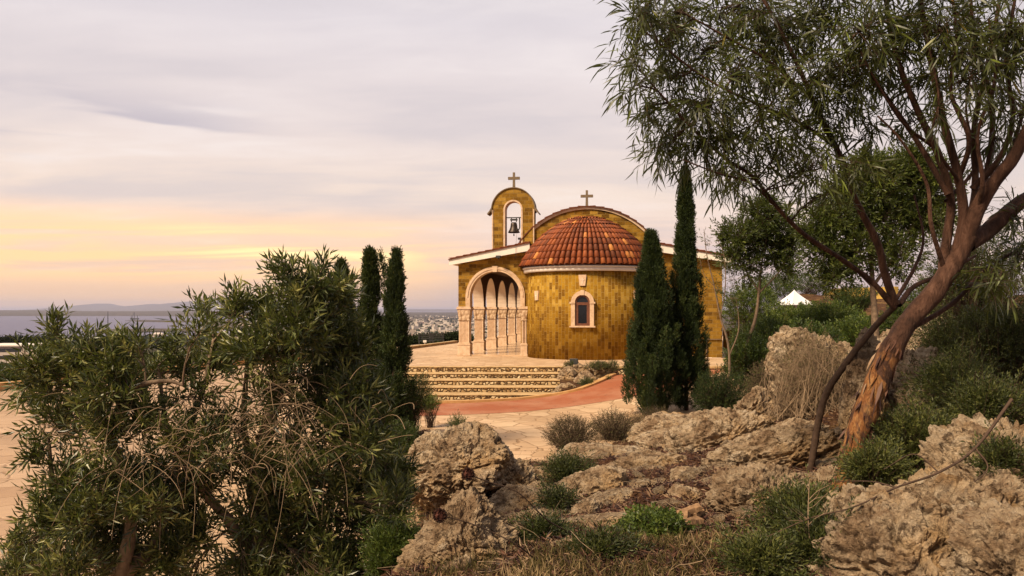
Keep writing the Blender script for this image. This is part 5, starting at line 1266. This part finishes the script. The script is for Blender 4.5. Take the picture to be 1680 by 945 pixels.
    for i, (x, y, D, lab) in enumerate([(670, 560, 110, 'dark tree clump below the terrace left of the benches'), (700, 556, 120, 'dark tree clump behind the benches'), (746, 553, 115, 'dark tree against the left porch pillar')]):
        bush(x, y+5, D, 26, 6, 130+i, lab, 'tree', 'far_tree', 'far_leaf', 700, .5, .2, 1.2, 7, 'dark trees below the terrace', sit=False)
build_shrubs()

# ------------------------------------------------------------------ loose ground cover
def scatter(n, rng, px, D, dmin=.1, extra=None):
    x0 = rng.uniform(px[0], px[1], n*2); d = D[0]*(D[1]/D[0])**rng.uniform(0, 1, n*2); x = (x0-X0)/F*d; s = poly_sd(x, d, EDGE) > dmin
    x = x[s][:n]; y = d[s][:n]
    if extra is not None:
        k = vnoise(np.stack([x*extra[0], y*extra[0], x*0], 1), extra[1]) > extra[2]; x = x[k]; y = y[k]
    return np.stack([x, y, hz(x, y)], 1)
def build_cover():
    rng = np.random.default_rng(5)
    O = scatter(95000, rng, (640, 1760), (4.2, 20), .1); n = len(O); O[:, 2] += rng.uniform(.0, .03, n)
    D = rng.normal(size=(n, 3))*np.array([1, 1, .35]); V, T, A = quad_leaves(O, D, rng.uniform(.04, .12, n), rng.uniform(.010, .026, n), rng, rng.uniform(0, 1, n)**1.3)
    tag(link('leaf_litter', tri_mesh('leaf_litter', V, T, A), MC['litter_leaf']), 'dark red brown fallen gum leaves covering the slope', 'leaf litter', kind='stuff')
    m = 700; x = rng.uniform(-1.2, 7, m); y = rng.uniform(15, 26, m); O2 = np.stack([x, y, np.full(m, .012)], 1); ok = poly_sd(x, y, EDGE); O2 = O2[(ok < 0) & (ok > -2.5*rng.uniform(0, 1, m)**2)]; m = len(O2)
    V, T, A = quad_leaves(O2, rng.normal(size=(m, 3))*np.array([1, 1, .05]), rng.uniform(.04, .10, m), rng.uniform(.012, .024, m), rng, rng.uniform(0, 1, m))
    tag(link('blown_leaves', tri_mesh('blown_leaves', V, T, A), MC['litter_leaf']), 'few dry leaves blown onto the paving beside the slope', 'leaves', kind='stuff')
    # dry sticks in the litter
    O = scatter(900, rng, (660, 1700), (4.5, 16), .2); n = len(O); D = norm(rng.normal(size=(n, 3))*np.array([1, 1, .25])); L = rng.uniform(.08, .45, n)[:, None]; t = np.linspace(0, 1, 4)[None, :, None]
    P = O[:, None]+np.array([0, 0, .03])+D[:, None]*L[:, None]*t+rng.normal(size=(n, 4, 3))*.012
    V, q = thin_tubes(P, np.full((n, 4), .0022)*rng.uniform(.6, 1.6, (n, 1)), 4); tag(link('dry_sticks', tri_mesh('dry_sticks', V, q, smooth=True), MC['dry_twig']), 'thin pale dry sticks strewn over the slope', 'sticks', kind='stuff')
    # grass: dry in the bottom centre, greener at the left
    O = []
    for (px, Dd, n) in (((850, 1200), (4.8, 6.8), 7000), ((660, 900), (5.2, 7.0), 3000), ((1000, 1160), (15, 20), 1500), ((1140, 1330), (14, 22), 2500), ((640, 720), (9, 15), 2500)):
        O.append(scatter(n, rng, px, Dd, .1, (2.6, 3, .42)))
    O = np.concatenate(O); n = len(O); D = rng.normal(size=(n, 3))*.55+np.array([0, 0, 1.]); L = rng.uniform(.05, .18, n)
    V, T, A = long_leaves(O, D, L, rng.uniform(.004, .008, n), rng, np.clip(.55+.9*(vnoise(O*1.1, 8)-.5)+rng.normal(0, .2, n), 0, 1), .5)
    tag(link('dry_grass', tri_mesh('dry_grass', V, T, A), MC['grass_blade']), 'tufts of dry and green grass at the bottom of the slope', 'grass', kind='stuff')
    O = scatter(26000, rng, (780, 1500), (4.8, 9.5), .3, (1.7, 5, .52)); n = len(O); D = rng.normal(size=(n, 3))*.6+np.array([0, 0, .8])
    V, T, A = quad_leaves(O+np.array([0, 0, .02]), D, rng.uniform(.02, .05, n), rng.uniform(.008, .018, n), rng, rng.uniform(0, .8, n))
    tag(link('ground_cover', tri_mesh('ground_cover', V, T, A), MC['scrub_leaf']), 'small green herbs creeping between the stones', 'ground cover', kind='stuff')
build_cover()

# ------------------------------------------------------------------ small things
def build_props():
    # dry thistle heads on long bent stems
    for (pts, hd, lab) in (([(950, 880, 6.9), (900, 855, 6.6), (850, 808, 6.4), (800, 790, 6.3), (768, 778, 6.2)], 11, 'dry brown thistle head on a long stem in front of the largest boulder'),
                           ([(885, 925, 6.2), (850, 895, 6.0), (800, 870, 5.9), (760, 855, 5.8), (722, 846, 5.7)], 12, 'dry brown thistle head on a long stem in front of the cracked pale boulder')):
        P = [at(*p) for p in pts]; b = P[0].copy(); b.z = gz(b.x, b.y)
        root = empty('dry_thistle', tuple(b), 0, lab, 'thistle', 'dry thistles'); Q = smooth_path([tuple(b)]+[tuple(p) for p in P], 24)-np.array(tuple(b))
        m_ = MB(); m_.tube(Q, [.006]*12+[.0045]*12, 6); m_.build('stem', MC['dark_bark'], root, smooth=True)
        c = Q[-1]; r = hd/F*pts[-1][2]; rng = np.random.default_rng(3); n = 260; d = norm(rng.normal(size=(n, 3))); V, T, A = quad_leaves(c+d*r*.62, d+rng.normal(size=(n, 3))*.15, np.full(n, r*.5), np.full(n, r*.22), rng, rng.uniform(0, .5, n))
        link('spines', tri_mesh('spines', V, T, A), MC['litter_leaf'], root)
        m_ = MB(); m_.lathe([(.001, r*.7), (r*.5, r*.58), (r*.78, 0), (r*.5, -r*.58), (.001, -r*.7)], 14, tuple(c)); m_.build('seed_head', MC['thistle'], root, smooth=True)
    # split logs
    rng = np.random.default_rng(8)
    spec = [((1128, 838), 7.55, .27, .045, .2, 'uppermost split log of the small heap beside the blocky boulder'), ((1110, 845), 7.45, .22, .05, -.5, 'split log at the left end of the small heap'), ((1135, 856), 7.4, .24, .05, .7, 'thick dark split log at the right of the small heap'),
            ((1112, 858), 7.3, .2, .04, .1, 'lowest split log of the small heap'), ((1145, 842), 7.6, .2, .035, .9, 'slanting split log leaning on the blocky boulder')]
    for i, ((px, py), D, L, w, rz, lab) in enumerate(spec):
        c = at(px, py, D); m_ = MB(); pr = [(-w, -w*.6), (w*.9, -w*.7), (w*1.1, w*.2), (w*.2, w*.9), (-w*.8, w*.5)]
        rows = 9; vs = []; fs = []
        for k in range(rows):
            x = -L/2+L*k/(rows-1)
            for (p, q) in pr: vs.append((x+(0 if 0 < k < rows-1 else rng.normal(0, .01)), p+rng.normal(0, w*.10), q+rng.normal(0, w*.10)))
        n = len(pr)
        for k in range(rows-1):
            for j in range(n): fs.append((k*n+j, k*n+(j+1) % n, (k+1)*n+(j+1) % n, (k+1)*n+j))
        fs.append(tuple(range(n))); fs.append(tuple((rows-1)*n+j for j in range(n-1, -1, -1))); m_.add(vs, fs)
        o = m_.build('split_log', MC['log_wood'], bevel=.004); o.location = c; o.rotation_euler = (rng.normal(0, .2), rng.normal(0, .15), rz); tag(o, lab, 'log', 'split logs beside the blocky boulder')
    # fallen bent branch over the outcrop
    P = [at(1660, 655, 6.6), at(1600, 735, 6.4), at(1540, 775, 6.2), at(1470, 800, 6.1), at(1400, 832, 6.0), at(1330, 850, 6.0), at(1260, 880, 5.9)]; b = P[0]
    root = empty('fallen_branch', tuple(b), 0, 'long thin fallen branch lying across the golden outcrop', 'branch')
    ls = [(P, .014, .004, 40), ([P[2], at(1500, 745, 6.3), at(1450, 770, 6.2)], .007, .003, 12), ([P[3], at(1430, 790, 6.2), at(1370, 790, 6.2)], .007, .003, 12), ([P[1], at(1620, 770, 6.3), at(1570, 810, 6.2)], .008, .003, 12), ([P[4], at(1380, 860, 5.9), at(1340, 890, 5.8)], .006, .003, 12)]
    trunk_mesh('stick', ls, MC['dark_bark'], root, 2, .1, 6, tuple(b))
    # dead seedling with bare side twigs
    b = at(1330, 905, 6.0); root = empty('dead_seedling', tuple(b), 0, 'pale upright dead seedling with bare side twigs left of the golden outcrop', 'dead plant')
    ls = [([b, at(1326, 850, 6), at(1328, 785, 6)], .007, .003, 16)]
    rng = np.random.default_rng(9)
    for k in range(10):
        y = 800+rng.uniform(0, 70); s = -1 if k % 2 else 1; ls.append(([at(1327, y, 6), at(1327+s*rng.uniform(8, 16), y-rng.uniform(4, 14), 6), at(1327+s*rng.uniform(18, 34), y-rng.uniform(8, 26), 5.95)], .0035, .0015, 8))
    trunk_mesh('stem', ls, MC['dry_twig'], root, 2, .05, 5, tuple(b))
    # floodlight at the top of the planted bed
    c = at(942, 598, 29.7); c.z = .93
    root = empty('floodlight', tuple(c), R(160), 'small dark floodlight box standing above the planted bed, aimed at the apse', 'floodlight')
    m_ = MB(); m_.box((-.14, -.07, .08), (.14, .07, .27)); m_.box((-.16, .07, .06), (.16, .09, .29)); m_.build('lamp_housing', MC['dark_iron'], root, bevel=.01)
    m_ = MB(); m_.tube([(-.16, 0, .17), (-.16, 0, 0), (.16, 0, 0), (.16, 0, .17)], .012, 6); m_.tube([(0, 0, 0), (0, 0, -.15)], .03, 8); m_.build('bracket', MC['dark_iron'], root)
    # benches
    for (px, py, D, rz, lab) in ((712, 567.5, 50.5, R(8), 'left dark bench beside the white parapet of the terrace'), (729, 564.5, 52, R(8), 'right dark bench near the porch pillar')):
        c = at(px, py, D); c.z = .605 if px < 720 else .605
        root = empty('park_bench', (c.x-.5, c.y, .602), rz, lab, 'bench', 'dark benches at the lookout')
        m_ = MB()
        for k in range(4): m_.box((-.5, -.22+.11*k, .43), (.5, -.13+.11*k, .46))
        m_.build('seat', MC['dark_iron'], root)
        m_ = MB()
        for k in range(3): m_.box((-.5, .24, .55+.13*k), (.5, .27, .64+.13*k))
        m_.build('backrest', MC['dark_iron'], root)
        for sx in (-.44, .44):
            m_ = MB(); m_.box((sx-.03, -.22, 0), (sx+.03, -.17, .43)); m_.box((sx-.03, .20, 0), (sx+.03, .26, .95)); m_.box((sx-.03, -.17, .36), (sx+.03, .2, .41)); m_.box((sx-.03, -.24, .60), (sx+.03, .22, .63)); m_.build('leg', MC['dark_iron'], root)
    c = at(697, 568, 49); m_ = MB(); m_.tube([(0, 0, 0), (0, 0, .42)], .03, 8); m_.box((-.10, -.08, .42), (.10, .08, .56)); o = m_.build('bollard_light', MC['white_paint']); o.location = (c.x, c.y, .6); tag(o, 'short pale bollard light left of the benches', 'bollard light')
    # white canopy and walls right
    c = at(1303, 501, 44); root = empty('canopy_tent', (c.x, c.y, gz(c.x, c.y)), R(20), 'white peaked fabric canopy rising behind the green shrubs', 'canopy')
    z = c.z-gz(c.x, c.y); m_ = MB(); n = 10; vs = []; fs = []
    cor = [(-.78, -.78), (.78, -.78), (.78, .78), (-.78, .78)]
    for k in range(n+1):
        t = k/n; s = (1-t)**1.25*.97+.03*(1-t)
        for e in range(4):
            for q in range(4):
                a, b2 = cor[e], cor[(e+1) % 4]; x = a[0]+(b2[0]-a[0])*q/4; y = a[1]+(b2[1]-a[1])*q/4; sag = 1-.10*math.sin(math.pi*q/4); vs.append((x*s*sag, y*s*sag, z+.86*t+.02))
    for k in range(n):
        for j in range(16): fs.append((k*16+j, k*16+(j+1) % 16, (k+1)*16+(j+1) % 16, (k+1)*16+j))
    m_.add(vs, fs); m_.build('canopy_roof', MC['canvas'], root, fix=False)
    for (x, y) in cor:
        m_ = MB(); m_.tube([(x*.97, y*.97, 0), (x*.97, y*.97, z+.03)], .035, 8); m_.build('leg', MC['white_paint'], root)
    a = at(1352, 474, 56); b = at(1468, 470, 50); m_ = MB(); d = (b-a).normalized(); s = Vector((-d.y, d.x, 0))*.3; gz0 = min(gz(a.x, a.y), gz(b.x, b.y))-.5
    def P3(p, z): return Vector((p.x, p.y, z))
    m_.add([P3(a, gz0), P3(b, gz0), P3(b+s, gz0), P3(a+s, gz0), P3(a, a.z), P3(b, b.z), P3(b+s, b.z), P3(a+s, a.z)], [(0, 1, 5, 4), (1, 2, 6, 5), (2, 3, 7, 6), (3, 0, 4, 7), (4, 5, 6, 7)])
    tag(m_.build('yellow_wall', MC['yellow_plaster']), 'ochre yellow garden wall behind the shrubs right of the canopy', 'wall')
    a = at(1186, 551, 45); b = at(1228, 553, 43); m_ = MB(); d = (b-a).normalized(); s = Vector((-d.y, d.x, 0))*.3
    m_.add([P3(a, .6), P3(b, .6), P3(b+s, .6), P3(a+s, .6), P3(a, a.z+.35), P3(b, b.z+.35), P3(b+s, b.z+.35), P3(a+s, a.z+.35)], [(0, 1, 5, 4), (1, 2, 6, 5), (2, 3, 7, 6), (3, 0, 4, 7), (4, 5, 6, 7)])
    tag(m_.build('low_stone_wall', MC['apse_stone']), 'low ochre stone wall right of the chapel corner', 'wall')
build_props()

# ------------------------------------------------------------------ the town on the plain
def house_mesh(w, d, h, kind, seed):
    m_ = MB(); m_.box((-w/2, -d/2, 0), (w/2, d/2, h)); nb = len(m_.f)
    if kind == 0:
        t = .3
        for (a, b) in (((-w/2, -d/2), (w/2, -d/2+t)), ((-w/2, d/2-t), (w/2, d/2)), ((-w/2, -d/2+t), (-w/2+t, d/2-t)), ((w/2-t, -d/2+t), (w/2, d/2-t))): m_.box((a[0], a[1], h+.01), (b[0], b[1], h+.9))
        m_.box((-1.5, -1.5, h+.01), (1.5, 1.5, h+2.4))
    n1 = len(m_.f)
    if kind == 1:
        e = .4; m_.add([(-w/2-e, -d/2-e, h), (w/2+e, -d/2-e, h), (w/2+e, d/2+e, h), (-w/2-e, d/2+e, h), (-w/4, 0, h+2.4), (w/4, 0, h+2.4)], [(0, 1, 5, 4), (1, 2, 5), (2, 3, 4, 5), (3, 0, 4), (3, 2, 1, 0)])
    n2 = len(m_.f); fl = max(1, int(h//3))
    for f in range(fl):
        for k in range(max(2, int(w//3.2))):
            x = -w/2+1.6+k*3.2
            if x > w/2-1: break
            m_.box((x-.6, -d/2-.06, f*3+1.0), (x+.6, -d/2+.02, f*3+2.3))
    me = m_.mesh('town_house', fix=False); me.materials.append(MC['house_white' if seed % 2 else 'house_cream']); me.materials.append(MC['house_roof']); me.materials.append(MC['window_dark'])
    for i, p in enumerate(me.polygons): p.material_index = 0 if i < n1 else (1 if i < n2 else 2)
    return me
def build_town():
    rng = np.random.default_rng(14)
    kinds = [house_mesh(rng.uniform(12, 30), rng.uniform(10, 18), rng.choice([3.5, 6.5, 6.5, 9.5, 12.5]), int(rng.random() < .35), i) for i in range(12)]
    k = 0
    while k < 296:
        if rng.random() < .80: px = rng.uniform(645, 870)
        else: px = rng.uniform(330, 560)
        py = 521+ (566-521)*rng.uniform(0, 1)**.8; x, D = far(px, py, -78)
        o = bpy.data.objects.new('town_house', kinds[int(rng.integers(12))]); COL.objects.link(o); o.location = (x, D, max(gz(x, D) if D < 1380 else -79, -79)); o.rotation_euler = (0, 0, rng.uniform(-.7, .7)); k += 1
        s = float(rng.uniform(1., 1.6)); o.scale = (s, s, 1.15)
        tag(o, 'small pale flat or tiled house in the distant town on the plain', 'house', 'houses of the distant town')
    # the houses too many and too small to single out
    V = []; T = []; kb = np.array([(-1,-1,0),(1,-1,0),(1,1,0),(-1,1,0),(-1,-1,1),(1,-1,1),(1,1,1),(-1,1,1)], float); fb = np.array([(0,1,5,4),(1,2,6,5),(2,3,7,6),(3,0,4,7),(4,5,6,7)])
    for i in range(1500):
        px = rng.uniform(300, 1000); py = 515.5+(550-515.5)*rng.uniform(0, 1)**1.1
        if px < 420 and py < 549: continue
        x, D = far(px, py, -78); a = rng.uniform(0, 3.1); w = np.array([rng.uniform(6, 14), rng.uniform(5, 9), rng.choice([4, 7, 7, 10, 14])]); q = kb*w; q = np.stack([q[:, 0]*np.cos(a)-q[:, 1]*np.sin(a), q[:, 0]*np.sin(a)+q[:, 1]*np.cos(a), q[:, 2]], 1)+np.array([x, D, -79]); T.append(fb+8*len(V)); V.append(q)
    me = tri_mesh('far_houses', np.concatenate(V), np.concatenate(T)); box_uv(me); tag(link('far_houses', me, MC['house_white']), 'mass of tiny pale buildings farthest out in the distant town', 'buildings', kind='stuff')
    # town trees: one mass
    O = []
    for _ in range(6500):
        px = rng.uniform(-60, 1000); py = 517+(570-517)*rng.uniform(0, 1)**.9; x, D = far(px, py, -78)
        if px < 420 and py < 557-(px-60)*.02: continue
        O.append((x, D, -78))
    O = np.array(O); n = len(O)
    import bmesh
    bm = bmesh.new(); bmesh.ops.create_icosphere(bm, subdivisions=1, radius=1.0); SV = np.array([v.co[:] for v in bm.verts]); ST = np.array([[q.index for q in f.verts] for f in bm.faces]); bm.free()
    r = rng.uniform(3, 8.5, n); V = (O[:, None]+SV[None]*np.stack([r, r, r*rng.uniform(.6, 1.3, n)], 1)[:, None]*rng.uniform(.75, 1.2, (n, len(SV), 1))+np.array([0, 0, 3.])).reshape(-1, 3)
    T = (np.arange(n)[:, None, None]*len(SV)+ST[None]).reshape(-1, 3)
    tag(link('town_trees', tri_mesh('town_trees', V, T, np.repeat(rng.uniform(0, 1, n), len(SV))), MC['far_leaf']), 'dark mass of trees among the houses of the distant town', 'trees', kind='stuff')
    # big pale building with a flat roof, lower left
    c = at(22, 612, 330); root = empty('long_white_building', (c.x, c.y, c.z-4), R(6), 'long white flat roofed building low at the left edge before the sea', 'building')
    h = (612-568)/F*330+4
    m_ = MB(); m_.box((-14, 0, 0), (5, 20, h)); m_.build('wall', MC['house_white'], root)
    m_ = MB(); m_.box((5.01, -3, 0), (15, 18, h-1.6)); m_.build('wall', MC['house_cream'], root)
    m_ = MB(); m_.box((-14.6, -.8, h+.003), (6.3, 20.6, h+.5)); m_.build('roof', MC['white_paint'], root)
    for f in range(3):
        m_ = MB(); m_.box((-13, -.08, h-2.4-3*f), (3, .03, h-1.0-3*f)); m_.build('window', MC['window_dark'], root)
    # dark pines behind that building
    g = 'pines on the shore behind the long white building'
    for i, (px, lab) in enumerate([(-12, 'dark pine crown at the far left edge of the shore'), (10, 'low dark pine crown above the long white building'), (33, 'rounded dark pine crown, tallest of its row by the sea'), (58, 'dark pine crown at the right end of its row by the sea')]):
        bush(px, 560+abs(i-2)*1.5, 420, 16, 7, 140+i, lab, 'tree', 'pine_tree', 'far_leaf', 420, 1.0, .5, 2.5, 6, g, sit=False)
    # conifers on the shore seen above the left shrub
    g = 'conifers along the harbour shore'; V = []; me = None
    m_ = MB(); m_.lathe([(.3, 0), (.3, 2)], 6)
    me0 = m_.mesh('trunk'); me0.materials.append(MC['dark_bark'])
    m_ = MB(); pr = []
    for k in range(7): pr += [(3.6*(1-k/7.5), 2+2.6*k), (1.6*(1-k/7.5), 2+2.6*k+1.9)]
    m_.lathe(pr+[(.02, 22)], 9); me1 = m_.mesh('crown'); me1.materials.append(MC['far_leaf'])
    for i in range(16):
        px = 146+i*9.2+rng.uniform(-3, 3); x, D = far(px, 560, -79)
        e = empty('conifer', (x, D, -79), 0, 'small dark pointed conifer on the harbour shore above the left shrub', 'conifer', g); s = float(rng.uniform(.7, 1.15)); e.scale = (s*1.1, s*1.1, s)
        link('trunk', me0, None, e); link('crown', me1, None, e)
    # villa at the harbour, cranes / platforms in the bay
    x, D = far(260, 556, -79); root = empty('harbour_villa', (x, D, -79), R(-10), 'pale two storey villa with hipped roof by the harbour', 'villa')
    m_ = MB(); m_.box((-17, -8, 0), (17, 8, 13)); m_.build('wall', MC['house_cream'], root)
    m_ = MB(); m_.add([(-18, -9, 13), (18, -9, 13), (18, 9, 13), (-18, 9, 13), (-9, 0, 18), (9, 0, 18)], [(0, 1, 5, 4), (1, 2, 5), (2, 3, 4, 5), (3, 0, 4), (3, 2, 1, 0)]); m_.build('roof', MC['house_white'], root)
    for f in range(2):
        for k in range(6):
            m_ = MB(); m_.box((-15+k*5.2, -8.1, 2+6*f), (-12.4+k*5.2, -7.95, 5.5+6*f)); m_.build('window', MC['window_dark'], root)
    x, D = far(177, 541, -79); root = empty('mast_tower', (x, D, -78), 0, 'thin lattice mast rising from the harbour mole', 'mast')
    m_ = MB(); H = (541-511)/F*D
    for (a, b) in ((-1, -1), (1, -1), (1, 1), (-1, 1)): m_.tube([(a*2, b*2, 0), (a*.3, b*.3, H)], .45, 4)
    for k in range(10):
        z_ = H*k/10; w_ = 2-1.7*k/10; z1 = H*(k+1)/10; w1 = 2-1.7*(k+1)/10; m_.tube([(-w_, -w_, z_), (w1, -w1, z1)], .25, 4); m_.tube([(w_, -w_, z_), (-w1, -w1, z1)], .25, 4)
    m_.build('lattice', MC['dark_iron'], root)
    x, D = far(221, 526, -79); root = empty('jack_up_rig', (x, D, -79), 0, 'dark platform with upright legs standing in the bay', 'platform')
    m_ = MB(); m_.box((-28, -12, 8), (28, 12, 18)); m_.build('deck', MC['dark_iron'], root)
    for a in (-20, -4, 20):
        m_ = MB(); m_.box((a-2, -2, 0), (a+2, 2, 62 if a == -4 else 40)); m_.build('leg', MC['dark_iron'], root)
build_town()

# ------------------------------------------------------------------ haze
def build_haze():
    mb = MB(); mb.box((-61000, -90, HZ-3), (61000, 46500, 460)); o = mb.build('haze', None, uv=False)
    m = bpy.data.materials.new('haze_air'); m.use_nodes = True; nt = m.node_tree; nt.nodes.clear()
    v = nt.nodes.new('ShaderNodeVolumePrincipled'); v.inputs['Color'].default_value = (.80, .79, 1.0, 1); v.inputs['Density'].default_value = 3.0e-5; v.inputs['Anisotropy'].default_value = 0.2
    out = nt.nodes.new('ShaderNodeOutputMaterial'); nt.links.new(v.outputs[0], out.inputs['Volume']); o.data.materials.append(m)
    tag(o, kind='stuff')
USE_HAZE = True
if USE_HAZE: build_haze()
